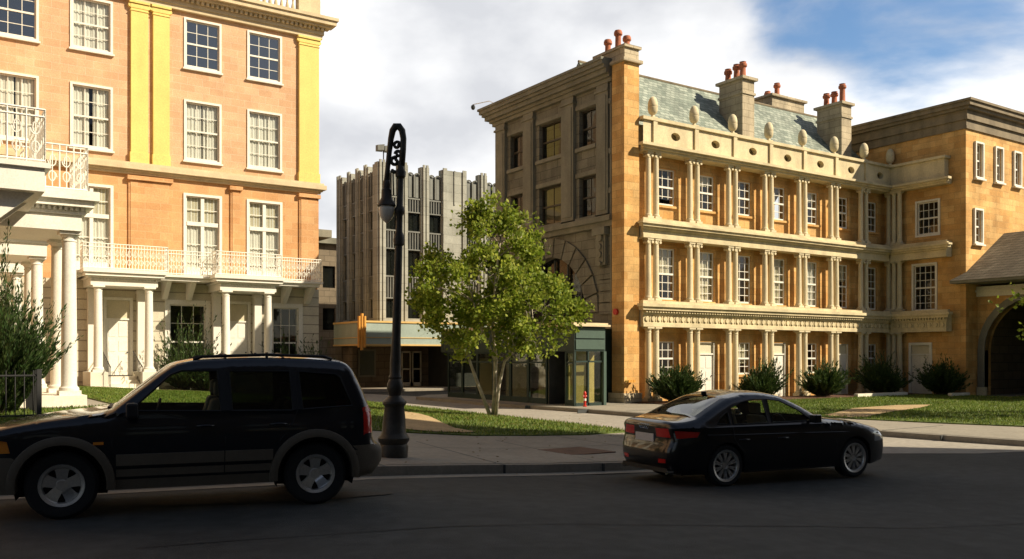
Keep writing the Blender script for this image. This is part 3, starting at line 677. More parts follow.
# window surrounds in amber stone, raised
for i in range(7):
    x = X0 + BAY * i
    for z0, z1 in ((7.78, 9.2), (4.1, 6.1)) + (((.14, 2.42),) if i in (1, 3, 5) else ((1.12, 2.46),)):
        m = MB()
        for s in (-1, 1): m.fbox(F, x + s * (HW + .01), x + s * (HW + .12), z0, z1 + .13, 0, .05)
        m.fbox(F, x - HW - .01, x + HW + .01, z1 + .01, z1 + .13, 0, .05)
        if z0 > .5: m.fbox(F, x - .62, x + .62, z0 - .1, z0 - .01, 0, .09)
        m.build('window_surround', M['amber'], Cc)
for i in range(7):
    x = X0 + BAY * i
    window(Cc, F, x - HW, x + HW, 7.78, 9.2, 3, 4, case=0, sill=False, back='half' if i in (1, 4) else None, openb=.22 if i == 0 else 0, rec=.07)
    window(Cc, F, x - HW, x + HW, 4.1, 6.1, 3, 6, case=0, sill=False, back={0: 'half', 1: 'blind', 2: None, 3: 'blind', 4: 'curtain', 5: 'half'}.get(i), rec=.07)
    if i in (1, 3, 5): door(Cc, F, x - HW + .04, x + HW - .04, .14, 2.42, 'white', case=.03, transom=.42)
    else: window(Cc, F, x - HW, x + HW, 1.12, 2.46, 3, 4, case=0, sill=False, back='half' if i == 2 else None, rec=.07)
for i in range(8):
    for dx in (-.2, .2):
        x = 23.5 + BAY * i + dx
        if x > 38.9: continue
        for z0, z1, r in ((.14, 3.0, .13), (4.0, 6.36, .12), (7.12, 9.64, .115)):
            c = MB(); column(c, x, 25.3, z0, z1, r, 14, plinth=.14 if z0 < 1 else .08)
            if z0 > 3:   # scroll capital
                for s in (-1, 1): c.tube([(x + s * r * .95, 25.3 - r * 1.2, z1 - .14), (x + s * r * .95, 25.3 + r, z1 - .14)], .055, 8)
            c.build('column', M['column'], Cc, smooth=35)
def balk(par, F, a0, a1, ends):
    """lower entablature, middle entablature, top cornice and parapet"""
    m = MB(); entab(m, F, a0, a1, [(3.0, 3.14, .0), (3.14, 3.46, -.03), (3.46, 3.53, .06), (3.62, 3.74, .22), (3.74, 3.86, .30), (3.86, 3.98, .16)], ends)
    m.fbox(F, a0 - (.06 if ends[0] else 0), a1, 3.53, 3.62, -.02, .06)
    dentils(m, F, a0, a1, 3.53, 3.62, .06, .16, .07, .07)
    lower = m.build('entablature', M['cornice'], par)
    m = MB(); a = a0 + .08
    while a < a1 - .1:   # carved frieze: alternating discs and bars
        p = F(a + .1, 3.30, -.03); q = F(a + .1, 3.30, .03); m.tube([p, q], .095, 12); m.fbox(F, a + .235, a + .275, 3.2, 3.42, -.03, .01); a += .31
    m.build('carved_frieze', M['cornice'], lower)
    m = MB(); entab(m, F, a0, a1, [(6.36, 6.5, .0), (6.5, 6.68, -.03), (6.68, 6.76, .08), (6.76, 6.86, .2), (6.86, 6.94, .28), (6.94, 7.02, .12), (7.02, 7.10, .06)], ends); m.build('entablature', M['cornice'], par)
    m = MB(); entab(m, F, a0, a1, [(9.64, 9.72, .02), (9.72, 9.8, .12), (9.8, 9.9, .24)], ends); m.build('cornice', M['cornice'], par)
def soff(mb, x0, x1, y0, y1):
    for z0, z1 in ((3.0, 3.85), (6.36, 7.08), (9.64, 9.88)): MB().box(x0, x1, y0, y1, z0 + .004, z1).build('entablature_core', M['cornice'], mb)
balk(Cc, FR, 22.9, 38.5, (1, 0))
soff(Cc, 22.9, 38.5, 25.12 + .018, 25.69)
# parapet with oval openings
ov = []
for i in range(7):
    x = X0 + BAY * i; ov.append([(x + .24 * math.cos(t * math.pi / 8), 10.36 + .16 * math.sin(t * math.pi / 8)) for t in range(16)])
m = MB(); wall(m, FY(25.16), rect(22.92, 38.6, 9.9, 10.8), ov, .2); m.build('parapet', M['cornice'], Cc)
m = MB(); m.box(22.84, 38.6, 25.06, 25.46, 10.8, 10.92)
for i in range(7):
    x = 23.5 + BAY * i - .02; m.box(x - .1, x + .1, 25.08, 25.156, 9.9, 10.8)
m.box(22.93, 38.5, 25.5, 25.6, 9.9, 10.7); m.build('parapet_coping', M['cornice'], Cc)
for i in range(8):
    x = 23.5 + BAY * i if i < 7 else 38.75
    f = MB(); f.box(x - .13, x + .13, 25.13, 25.39, 10.92, 10.98)
    f.lathe(x, 25.26, [(.10, 10.98), (.07, 11.02), (.06, 11.06), (.1, 11.09), (.155, 11.14), (.185, 11.23), (.195, 11.33), (.18, 11.345), (.19, 11.36), (.19, 11.46), (.172, 11.57), (.135, 11.67), (.08, 11.735), (.03, 11.76), (.005, 11.765)], 18); f.build('finial', M['column'], Cc, smooth=50)
# slate roof
m = MB(); zr = 14.0
m.add([(22.85, 25.66, 10.1), (38.95, 25.66, 10.1), (38.95, 29.0, zr), (22.85, 29.0, zr), (22.85, 32.4, 10.1), (38.95, 32.4, 10.1)], [(0, 1, 2, 3), (3, 2, 5, 4)])
m.add([(22.86, 25.66, 10.0), (22.86, 29.0, zr - .05), (22.86, 32.4, 10.0)], [(0, 1, 2)])
m.build('roof', M['slate'], Cc); 
m = MB(); m.tube([(22.85, 29.0, zr + .01), (38.95, 29.0, zr + .01)], .06, 6); m.build('ridge', M['dkcornice'], Cc)
def chimney(x0, x1, y0, y1, z0, z1, pots, r0=.13):
    m = MB(); m.box(x0, x1, y0, y1, z0, z1 - .75); m.box(x0 - .05, x1 + .05, y0 - .05, y1 + .05, z1 - .75, z1 - .65); m.box(x0, x1, y0, y1, z1 - .65, z1 - .12); m.box(x0 - .12, x1 + .12, y0 - .12, y1 + .12, z1 - .12, z1)
    ch = m.build('chimney', M['chimney'], Cc)
    for px, py, h in pots:
        p = MB(); p.lathe(px, py, [(.18, z1), (.17, z1 + .08), (.14, z1 + .12), (.125, z1 + h - .26), (.185, z1 + h - .2), (.185, z1 + h - .1), (.14, z1 + h - .06), (.15, z1 + h)], 12); p.build('chimney_pot', M['terracotta'], ch, smooth=40)
chimney(30.0, 30.75, 26.6, 27.95, 10.6, 14.05, [(30.3, 26.85, .72), (30.35, 27.25, .72), (30.3, 27.7, .62)])
chimney(36.9, 37.65, 26.6, 28.0, 10.6, 14.05, [(37.3, 26.85, .95), (37.3, 27.3, .68), (37.3, 27.75, .7)])
chimney(36.0, 38.5, 30.0, 31.2, 11.5, 15.1, [(36.5, 30.7, .35), (37.1, 30.6, .85), (37.8, 30.7, .3)])
# end pier with chimney on top
m = MB(); m.box(22.1, 22.84, 25.3, 26.0, .5, 12.88); m.build('end_pier', M['amber'], Cc)
m = MB(); m.box(22.0, 22.9, 25.2, 26.1, 0, .5); m.build('pier_base', M['chimney'], Cc); m = MB(); m.box(21.98, 22.94, 25.18, 26.0, 12.88, 13.0); m.box(22.12, 22.82, 25.3, 27.0, 13.0, 13.42); m.box(22.05, 22.9, 25.22, 27.1, 13.42, 13.52)
pc = m.build('end_chimney', M['chimney'], Cc)
for y, h in ((25.55, .42), (26.05, .78), (26.65, .6)):
    p = MB(); z1 = 13.52; p.lathe(22.45, y, [(.15, z1), (.14, z1 + .05), (.12, z1 + .08), (.11, z1 + h - .22), (.165, z1 + h - .16), (.165, z1 + h - .08), (.13, z1 + h)], 12); p.build('chimney_pot', M['terracotta'], pc, smooth=40)
solo(MB().tube([(22.09, 25.72, 3.55), (22.0, 25.72, 3.55)], .12, 18), 'alarm_bell', M['red'], 'round red alarm bell on the amber end pier beside the green shopfront', 'alarm bell', smooth=40)
yb = thing('pipe_valve', (22.3, 25.2, .8), 'small yellow pipe valves low on the amber end pier', 'pipe valve')
m = MB()
for x in (22.18, 22.3, 22.42): m.tube([(x, 25.3, .95), (x, 25.1, .95)], .04, 10)
m.tube([(22.12, 25.2, .95), (22.5, 25.2, .95)], .02, 8); m.build('pipe', M['yellow'], yb)
m = MB()
for x in (22.18, 22.3, 22.42): m.tube([(x, 25.11, .95), (x, 25.08, .95)], .055, 12)
m.build('cap', M['orange'], yb)

# ================================================================== BUILDING D : corner tower block
D = thing('corner_block', (42, 24, 0), 'tall amber corner block with heavy brown cornice and three small white windows', 'building')
F = FX(38.96); F2 = FY(21.7)
h1 = [rect(22.98, 24.0, 7.5, 9.0), rect(23.12, 24.18, 4.0, 6.1), rect(23.4, 24.3, .16, 2.4)]
m = MB(); wall(m, F, rect(21.7, 31, 0, 12.1), h1, .3)
h2 = [rect(39.7 + dx, 40.25 + dx, 9.95, 11.45) for dx in (0, 1.7, 3.35, 5.0)] + [rect(39.62, 40.2, 7.0, 8.45)]
wall(m, F2, rect(38.96, 52, 0, 12.1), h2, .3); m.add([(38.96, 31, 0), (52, 31, 0), (52, 31, 12.1), (38.96, 31, 12.1)], [(0, 1, 2, 3)]); m.add([(52, 21.7, 0), (52, 31, 0), (52, 31, 12.1), (52, 21.7, 12.1)], [(0, 1, 2, 3)])
m.build('wall', M['amber'], D)
window(D, F, 22.98, 24.0, 7.5, 9.0, 4, 4, back=None, sill=False); window(D, F, 23.12, 24.18, 4.0, 6.1, 4, 6, back=None, sill=False)
door(D, F, 23.4, 24.3, .16, 2.4, 'offwhite', case=.12, transom=.4)
for dx in (0, 1.7, 3.35, 5.0): window(D, F2, 39.7 + dx, 40.25 + dx, 9.95, 11.45, 2, 4, proud=.10, back='half', case=.08)
window(D, F2, 39.62, 40.2, 7.0, 8.45, 2, 4, proud=.10, back=None, case=.08)
m = MB()
for z0, z1, d in ((12.0, 12.12, .08), (12.12, 12.4, .05), (12.4, 12.5, .15), (12.5, 12.82, .12), (12.82, 12.94, .3), (12.94, 13.12, .42), (13.12, 13.22, .5)):
    m.box(38.96 - d, 52.2, 21.7 - d, 31.2, z0, z1)
m.build('cornice', M['dkcornice'], D)
FE = FX(38.5)
balk(D, FE, 22.35, 25.1, (1, 0))
soff(D, 38.518, 38.95, 22.35, 25.1)
m = MB(); m.box(38.62, 38.955, 22.5, 25.35, 9.9, 10.8); m.box(38.5, 38.955, 22.4, 25.4, 10.8, 10.92); m.build('parapet', M['cornice'], D)
for y in (24.72, 25.0):
    for z0, z1, r in ((.14, 3.0, .13), (4.0, 6.36, .12), (7.12, 9.64, .115)):
        c = MB(); column(c, 38.66, y, z0, z1, r, 14); c.build('column', M['column'], D, smooth=35)

# ================================================================== BUILDING E : arched gatehouse (right edge)
Eb = thing('gatehouse', (43, 18, 0), 'low amber gatehouse with tall arched opening and hipped brown slate roof', 'building')
F = FX(39.9)
def archpoly(c, w, zs, z0=0): return [(c + w, z0), (c + w, zs)] + arc(c, zs, w, 0, 180, 16)[1:] + [(c - w, z0)]
m = MB(); ah = archpoly(19.06, 2.3, 2.15, .0)
wall(m, F, rect(13.0, 21.7, -.01, 4.75), [[(p[0], max(p[1], .0)) for p in ah]], .5)
m.box(39.9, 47, 12.9, 13.0, 0, 4.75); m.build('wall', M['amber'], Eb)
m = MB(); m.box(45.4, 45.5, 13, 21.6, 0, 4.75); m.box(40.41, 45.4, 21.6, 21.69, 0, 4.75); m.box(40.41, 45.4, 13.0, 21.6, 4.6, 4.7); m.build('passage_wall', M['brownwall'], Eb)
m = MB()
vs = archpoly(19.06, 2.3, 2.15); vo = archpoly(19.06, 2.6, 2.15)
n = len(vs)
for i in range(n - 1):
    m.add([F(*vs[i], .06), F(*vs[i + 1], .06), F(*vo[i + 1], .06), F(*vo[i], .06), F(*vs[i], -.3), F(*vs[i + 1], -.3), F(*vo[i + 1], -.0), F(*vo[i], -.0)], [(0, 1, 2, 3), (0, 4, 5, 1), (2, 6, 7, 3)])
m.build('arch_surround', M['greytrim'], Eb)
for y in (16.6, 21.45): m = MB(); m.fbox(F, y - .2, y + .2, 0, .5, 0, .16); m.build('plinth_block', M['cornice'], Eb)
m = MB(); m.fbox(F, 12.8, 21.68, 4.55, 5.0, 0, .12); m.fbox(F, 12.8, 21.68, 4.75, 4.85, .12, .2); m.build('frieze', M['offwhite'], Eb)
m = MB(); m.box(38.35, 48, 12.4, 21.68, 5.1, 5.22); m.box(38.35, 38.94, 21.68, 22.1, 5.1, 5.22); m.build('eaves', M['greytrim'], Eb)
m = MB(); m.add([(38.3, 22.12, 5.22), (38.95, 22.12, 5.22), (38.95, 21.69, 5.62), (38.3, 21.69, 5.22)], [(0, 1, 2), (0, 2, 3)]); m.add([(38.3, 12.3, 5.22), (48, 12.3, 5.22), (48, 21.69, 5.22), (38.3, 21.69, 5.22), (42.2, 15.5, 7.6), (45, 15.5, 7.6), (45, 21.69, 7.6), (42.2, 21.69, 7.6)], [(0, 1, 5, 4), (1, 2, 6, 5), (3, 0, 4, 7), (4, 5, 6, 7), (2, 3, 7, 6)])
m.build('roof', M['slate_dark'], Eb)

# ================================================================== BUILDING F : grey stone block with canopy shop
Gb = thing('stone_block', (22.3, 30, 0), 'shaded grey stone block with square windows, deep cornice and green corner shopfront', 'building')
F = FX(22.3)
wins = [(32.15, 33.2), (29.4, 31.0), (27.2, 28.25)]
holes = [rect(a, b, 10.2, 11.7) for a, b in wins] + [rect(a, b, 7.4, 9.0) for a, b in wins]
ar = [(27.75, 3.4)] + arc(30.2, 3.55, 2.45, 0, 180, 20)[::1] + [(32.6, 3.4)]
arch = [(32.65, 3.35), (32.65, 3.55)] + arc(30.2, 3.55, 2.45, 0, 180, 20)[1:] + [(27.75, 3.35)]
m = MB(); wall(m, F, rect(26.0, 34.2, 0, 12.5), holes + [arch], .4)
m.add([(22.3, 34.2, 0), (30, 34.2, 0), (30, 34.2, 12.5), (22.3, 34.2, 12.5)], [(0, 1, 2, 3)]); m.box(22.72, 22.82, 26.02, 34.15, 0, 12.9); m.add([(22.82, 32.6, 0), (30, 32.6, 0), (30, 32.6, 12.5), (22.82, 32.6, 12.5)], [(0, 1, 2, 3)]); m.add([(22.82, 32.6, 12.5), (30, 32.6, 12.5), (30, 34.2, 12.5), (22.82, 34.2, 12.5)], [(0, 1, 2, 3)])
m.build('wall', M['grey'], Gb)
for z0, z1 in ((10.2, 11.7), (7.4, 9.0)):
    for i, (a, b) in enumerate(wins):
        window(Gb, F, a, b, z0, z1, 2, 2, case=0, sill=False, back='blind' if (i == 1 and z0 < 8) else None, rec=.22, pm='panedark', casem='bronze')
    # dark bronze mullions give the sashes their colour in the photo
for a0, a1 in ((33.45, 34.2), (31.25, 32.0), (28.45, 29.25), (26.3, 27.0)):
    m = MB(); m.fbox(F, a0, a1, 7.35, 12.45, 0, .16); m.fbox(F, a0 - .05, a1 + .05, 12.05, 12.14, .0, .22)
    m.fbox(F, a0 + .1, a1 - .1, 7.5, 11.9, .16, .19); m.build('pilaster', M['greytrim'], Gb)
for a, b in wins:
    for z in (10.2, 7.4): m = MB(); m.fbox(F, a - .12, b + .12, z - .16, z - .01, 0, .13); m.build('window_sill', M['greytrim'], Gb)
    for z in (9.02, 11.72): m = MB(); m.fbox(F, a - .15, b + .15, z, z + .17, 0, .08); m.build('lintel', M['greytrim'], Gb)
m = MB(); m.fbox(F, 26.0, 34.2, 6.85, 7.05, 0, .2); m.fbox(F, 26.0, 34.3, 7.05, 7.25, 0, .34); m.fbox(F, 26.02, 34.2, 3.6, 3.95, 0, .12) if False else None; m.build('string_course', M['greytrim'], Gb)
m = MB()
for z0, z1, d in ((12.35, 12.5, .2), (12.5, 12.62, .3), (12.62, 12.8, .45), (12.8, 12.92, .55), (12.92, 13.08, .64), (13.08, 13.18, .70)):
    m.box(22.3 - d, 22.83, 26.05, 34.2 + d, z0, z1)
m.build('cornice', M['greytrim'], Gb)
m = MB()   # arch voussoirs
for i in range(13):
    a0 = 180 * i / 13 + .8; a1 = 180 * (i + 1) / 13 - .8; P = []
    for a, r in ((a0, 2.46), (a1, 2.46), (a1, 3.25), (a0, 3.25)): P.append((30.2 + r * math.cos(R(a)), 3.55 + r * math.sin(R(a))))
    m.hexa([F(p[0], min(p[1], 6.83), 0) for p in P], [F(p[0], min(p[1], 6.83), .09) for p in P])
for z in (3.5, 3.95, 4.4, 4.85): m.fbox(F, 26.05, 26.9, z, z + .41, 0, .1)
m.build('arch_stones', M['grey'], Gb, fix=True)
m = MB(); m.fbox(F, 26.35, 27.1, 6.55, 6.84, 0, .3); m.fbox(F, 26.45, 27.0, 5.4, 6.55, 0, .16)
for z, r in ((6.45, .16), (6.1, .12), (5.8, .13), (5.45, .1)): m.tube([F(26.72, z, .1), F(26.72, z, .27)], r, 12)
m.fbox(F, 26.52, 26.92, 5.5, 6.3, .16, .2)
m.build('carved_console', M['greytrim'], Gb)
m = MB()
for y in (28.4, 29.3, 30.2, 31.1, 32.0): m.fbox(F, y - .04, y + .04, 3.3, 5.9, -.3, -.22)
m.fbox(F, 27.7, 32.7, 4.4, 4.5, -.3, -.21); w = m.build('arched_window', M['darkgrey'], Gb)
m = MB(); m.fbox(F, 27.6, 32.8, 3.3, 6.1, -.36, -.34); m.build('pane', M['panedark'], w); m = MB(); m.fbox(F, 27.3, 33, 3, 6.4, -1.2, -1.1); m.build('interior', M['dark'], w)
m = MB(); m.tube([F(26.15, 12.3, .1), F(26.15, 7.3, .1)], .06, 8); m.tube([F(26.15, 7.3, .1), F(26.2, 3.4, .06)], .05, 8)
for z in (11.5, 9.6, 8.1, 7.0): m.tube([F(26.15, z, .1), F(26.15, z + .2, .1)], .11, 8)
m.build('drainpipe', M['greytrim'], Gb)
# shopfront
m = MB(); m.box(19.2, 20.6, 24.6, 34.0, 2.05, 2.92); m.box(20.6, 22.3, 26.2, 34.0, 2.05, 2.92); sh = m.build('shopfront', M['green'], Gb)
m = MB(); m.box(19.25, 20.55, 24.56, 24.6, 2.12, 2.46); m.box(19.25, 20.55, 24.56, 24.6, 2.51, 2.86); m.build('fascia_panel', M['greenlight'], sh)
m = MB(); m.box(19.0, 20.7, 24.42, 34.1, 2.92, 2.99); m.box(19.1, 20.65, 24.5, 34.1, 2.99, 3.05); m.box(20.7, 22.28, 26.1, 34.1, 2.92, 3.05); m.build('fascia_cap', M['buff'], sh)
m = MB(); m.box(20.5, 20.62, 24.56, 24.7, .13, 2.05); m.build('post', M['greenlight'], sh)
m = MB(); m.box(19.25, 20.5, 24.62, 24.7, .13, .24); m.box(19.25, 20.5, 24.62, 24.7, 1.66, 1.72)
for x in (19.22, 19.82): m.box(x, x + .06, 24.62, 24.72, .13, 2.05)
m.box(20.5, 20.56, 24.7, 26.2, .13, .24); m.box(20.5, 22.3, 26.22, 26.3, .13, 2.05); m.build('door_frame', M['green'], sh)
m = MB(); m.box(19.25, 20.5, 24.66, 24.665, .24, 2.05); m.build('pane', M['shopglass'], sh)
for y0, y1 in ((24.66, 25.2), (26.3, 27.5), (27.5, 28.7), (28.7, 29.9), (29.9, 31.1), (31.1, 32.3), (32.3, 33.5)):
    m = MB(); m.box(19.25, 19.33, y0, y0 + .07, .13, 2.05); m.box(19.25, 19.33, y1 - .07, y1, .13, 2.05); m.box(19.26, 19.32, y0 + .07, y1 - .07, .13, .34); m.box(19.26, 19.32, y0 + .07, y1 - .07, 1.62, 1.68); m.box(19.26, 19.32, y0 + .07, y1 - .07, 1.98, 2.05)
    wf = m.build('display_window', M['green'], sh); m = MB(); m.box(19.285, 19.29, y0 + .07, y1 - .07, .34, 2.0); m.build('pane', M['shopglass'], wf)
m = MB(); m.box(20.2, 20.26, 25.2, 26.3, .13, 2.05); m.box(19.3, 20.26, 25.18, 25.24, .13, 2.05); m.box(19.34, 20.26, 26.24, 26.30, .13, 2.05); m.build('entrance_recess', M['darkgrey'], sh)
m = MB(); m.box(19.35, 20.5, 25.1, 25.16, .13, 2.05); m.build('inner_wall', M['yellowwall'], sh)
for y0 in (26.7, 29.0, 31.2): m = MB(); m.box(20.4, 20.46, y0, y0 + 1.7, .13, 1.8); m.build('display_screen', M['blind'], sh)
m = MB(); m.box(21.4, 21.5, 26.3, 33.9, .13, 2.05); m.build('back_wall', M['brownwall'], sh)
# ================================================================== BUILDING G : art deco theatre
T = thing('deco_theatre', (27, 45.6, 0), 'pale art deco theatre with arched fins and blue and orange wrap-around marquee', 'building')
def deco_bay(m, F, a0, a1):
    w = a1 - a0; ribs = MB(); SP = []; GL = []
    for z0, z1 in ((9.1, 10.07), (6.5, 7.9), (4.05, 5.1)): g_ = MB(); g_.fbox(F, a0, a1, z0, z1, -.22, -.20); g_.fbox(F, (a0 + a1) / 2 - .02, (a0 + a1) / 2 + .02, z0, z1, -.2, -.16); GL.append(g_)
    for z0, z1 in ((10.1, 10.95), (7.95, 9.05), (5.15, 6.45)):
        q_ = MB(); SP.append(q_); q_.fbox(F, a0, a1, z0, z1, -.2, -.16)
        k = 5
        for i in range(k + 1): a = a0 + w * i / k; q_.fbox(F, a - .025, a + .025, z0, z1, -.16, -.07)
        q_.fbox(F, a0, a1, z1 - .08, z1, -.16, -.05); q_.fbox(F, a0, a1, z0, z0 + .06, -.16, -.05)
    k = 2
    ribs.fbox(F, a0, a1, 11.0, 12.2, -.3, -.22)
    for i in range(k + 1): a = a0 + w * i / k; ribs.fbox(F, a - .035, a + .035, 11.0, 12.3, -.22, -.02)
    for i in range(k):
        c = a0 + w * (i + .5) / k; r = w / k / 2
        pts = arc(c, 12.2, r - .02, 0, 180, 8); P = [(p[0], p[1]) for p in pts]
        ribs.tube([F(p[0], p[1], -.1) for p in P], .04, 5); ribs.add([F(p[0], p[1], -.2) for p in P], [tuple(range(len(P)))])
        ribs.fbox(F, c - .1, c + .1, 11.0, 12.2, -.22, -.12)
    o = ribs.build('window_bay', M['decodark'], T)
    for q_ in SP: q_.build('spandrel', M['decodark'], o)
    for q_ in GL: q_.build('pane', M['panedark'], o)
F = FY(45.6); FL = FX(21.7)
bays = [(22.22, 23.03), (23.6, 24.45), (24.98, 25.82), (27.5, 28.35), (28.95, 29.8), (30.3, 31.1), (31.6, 32.4)]
lb = [(46.25, 46.85), (47.35, 48.0), (48.5, 49.2), (49.7, 50.5)]
m = MB()
def piers(F, a0, a1, bays, top):
    cur = a0
    for b0, b1 in list(bays) + [(a1, None)]:
        w = b0 - cur
        m.fbox(F, cur, b0, 3.4, top(cur), -.4, 0)
        if w > .35 and w < 1: m.fbox(F, cur + w * .18, cur + w * .42, 3.4, top(cur) + .12, 0, .1); m.fbox(F, cur + w * .58, cur + w * .82, 3.4, top(cur) + .12, 0, .1)
        elif w >= 1: m.fbox(F, cur + .05, cur + .3, 3.4, top(cur) + .1, 0, .08); m.fbox(F, b0 - .3, b0 - .05, 3.4, top(cur) + .1, 0, .08); m.fbox(F, cur + w / 2 - .04, cur + w / 2 + .04, 10.8, top(cur) + .02, 0, .06)
        if b1: deco_bay(m, F, b0, b1); m.fbox(F, b0, b1, 3.4, 4.05, -.4, -.03)
        cur = b1
piers(F, 21.7, 33.5, bays, lambda a: 12.78); piers(FL, 46.01, 51.3, lb, lambda a: 12.7)
m.box(22.05, 33.5, 45.97, 46.0, 3.4, 12.2); m.box(22.1, 33.5, 46, 51.3, 12.1, 12.2); m.box(22.0, 22.1, 46, 51.3, 3.4, 12.2)
m.build('wall', M['deco'], T)
# recessed ground floor
m = MB(); m.box(20.4, 33.5, 47.4, 47.5, .1, 3.4); m.box(20.4, 20.6, 46.5, 51, .1, 2.9); m.box(23.2, 24.0, 45.4, 45.8, .13, 3.3) if False else None; m.box(30, 34, 45.0, 47.4, .1, 3.0); m.build('ground_storey', M['brownwall'], T)
m = MB(); m.box(25.9, 27.9, 45.0, 47.4, .13, 2.9); m.build('side_booth', M['darkgrey'], T)
w = MB(); w.box(21.3, 22.4, 47.3, 47.39, .7, 2.3); w2 = w.build('poster_case', M['greytrim'], T); w = MB(); w.box(21.4, 22.3, 47.28, 47.298, .8, 2.2); w.build('pane', M['shopglass'], w2)
d = MB()
for x in (24.05, 24.75): d.box(x, x + .06, 47.25, 47.39, .13, 2.2); d.box(x + .54, x + .6, 47.25, 47.39, .13, 2.2); d.box(x, x + .6, 47.25, 47.39, 2.1, 2.2); d.box(x, x + .6, 47.25, 47.39, 1.1, 1.18); d.box(x, x + .6, 47.25, 47.39, .13, .35)
dd = d.build('entrance_door', M['offwhite'], T); d = MB(); d.box(24.05, 25.35, 47.32, 47.33, .2, 2.15); d.build('pane', M['panedark'], dd)
# marquee
m = MB(); m.box(19.9, 31.0, 43.5, 47.5, 2.5, 3.75)
mq = m.build('marquee', M['marquee'], T)
m = MB()
for z0, z1, d_ in ((2.46, 2.54, .05), (2.87, 2.91, .03), (3.68, 3.78, .05)): m.box(19.9 - d_, 31.05, 43.5 - d_, 47.5, z0, z1)
m.build('marquee_band', M['band'], mq)
m = MB()
for dx in (0, .13, .26): m.tube([(19.62 + dx, 43.45 - dx * .4, 2.35 - (.14 if dx == .13 else 0)), (19.62 + dx, 43.45 - dx * .4, 4.0 + (.14 if dx == .13 else 0))], .085, 10)
m.build('marquee_fin', M['orange'], mq, smooth=40)
# side block left of marquee and background buildings
m = MB(); m.box(15.2, 18.4, 46, 50.5, 0, 8.3); sb = thing('side_building', (17, 46, 0), 'narrow brown building with two stepped cornices beside the peach terrace', 'building'); m.build('wall', M['brownwall'], sb)
m = MB(); m.box(14.9, 18.95, 45.5, 50.8, 8.3, 8.7); m.box(14.9, 17.9, 45.7, 50.4, 9.3, 9.55); m.box(15.2, 17.3, 46.0, 50.2, 8.7, 9.3); m.build('cornice', M['greytrim'], sb)
bb = thing('back_building', (22, 58, 0), 'dull brown building glimpsed behind between peach terrace and art deco theatre', 'building')
F = FY(58); bh = [rect(15.5 + i * 1.6, 16.4 + i * 1.6, z, z + 1.5) for i in range(10) for z in (1, 3.7, 6.6)]
m = MB(); wall(m, F, rect(14, 34, 0, 9.6), bh, .3); m.box(14, 34, 58.4, 64, 0, 9.5); m.build('wall', M['brownwall'], bb)
m = MB(); m.box(13.8, 34.2, 57.6, 64, 9.6, 10.0); m.build('cornice', M['greytrim'], bb)
for h in bh:
    k = MB(); k.fbox(F, h[0][0] + .02, h[2][0] - .02, h[0][1] + .02, h[2][1] - .02, -.2, -.15); k.build('window', M['panedark'], bb)
# second stage set behind theatre to the right
fl = thing('floodlight', (22.5, 46.6, 12.2), 'dark twin floodlight on a pole above the theatre roof', 'floodlight')
m = MB(); m.tube([(22.55, 46.6, 12.2), (22.55, 46.6, 14.0)], .035, 8); m.build('pole', M['ironblack'], fl)
for x in (22.3, 22.75):
    m = MB(); m.hexa([(x - .2, 46.4, 13.62), (x + .2, 46.4, 13.66), (x + .2, 46.7, 13.6), (x - .2, 46.7, 13.58)], [(x - .22, 46.35, 13.9), (x + .2, 46.35, 13.98), (x + .2, 46.65, 14.0), (x - .22, 46.65, 13.92)]); m.build('lamp_head', M['decodark'], fl)
cmr = thing('security_camera', (21.5, 34.3, 13.18), 'thin armed security camera on the far end of the grey cornice', 'camera')
m = MB(); m.tube([(21.75, 33.6, 13.16), (21.7, 34.0, 13.38), (21.45, 35.0, 13.42)], .018, 6); m.build('arm', M['white'], cmr)
m = MB(); m.lathe(21.45, 35.0, [(.02, 13.42), (.09, 13.36), (.10, 13.28), (.07, 13.2), (.02, 13.17)], 12); m.build('dome', M['darkgrey'], cmr, smooth=True)

# ================================================================== off-frame buildings that keep sun and sky light off the street
sb1 = thing('sound_stage', (21, -8, 0), 'tall plain sound stage standing off to the right of the road', 'building')
SY = -3.2; SH = 23
F = FX(14); hs = [rect(-24 + i * 4, -18.2 + i * 4, z, z + 2) for i in range(4) for z in (2, 6.5, 11)]
m = MB(); wall(m, F, rect(-28, SY, 0, SH), hs, .4); m.add([(14, SY, 0), (29, SY, 0), (29, SY, SH), (14, SY, SH)], [(0, 1, 2, 3)]); m.add([(14, -28, 0), (29, -28, 0), (29, -28, SH), (14, -28, SH)], [(0, 1, 2, 3)])
m.add([(29, -28, 0), (29, SY, 0), (29, SY, SH), (29, -28, SH)], [(0, 1, 2, 3)]); m.add([(14, -28, SH), (29, -28, SH), (29, SY, SH), (14, SY, SH)], [(0, 1, 2, 3)]); m.build('wall', M['stagewall'], sb1)
m = MB(); m.box(13.9, 29.05, -28.1, SY + .05, SH, SH + .2); m.build('coping', M['greytrim'], sb1)
for h in hs:
    k = MB(); k.fbox(F, h[0][0], h[1][0], h[0][1], h[2][1], -.25, -.2); k.build('window', M['panedark'], sb1)
sb2 = thing('sky_light_blocker', (-8, -16, 0), 'long plain dark block added unseen behind the camera to cut sky light and reflections', 'building')  # added block behind the camera, made tall to shut out sky light
F = FYp(-14); hs = [rect(-28 + i * 4, -26 + i * 4, z, z + 1.8) for i in range(10) for z in (1.2, 5)]
m = MB(); wall(m, F, rect(-34, 13, 0, 18), hs, .4); m.add([(-34, -26, 18), (13, -26, 18), (13, -14, 18), (-34, -14, 18)], [(0, 1, 2, 3)]); m.build('wall', M['stagewall'], sb2)
for h in hs:
    k = MB(); k.fbox(F, h[0][0], h[1][0], h[0][1], h[2][1], -.25, -.2); k.build('window', M['panedark'], sb2)

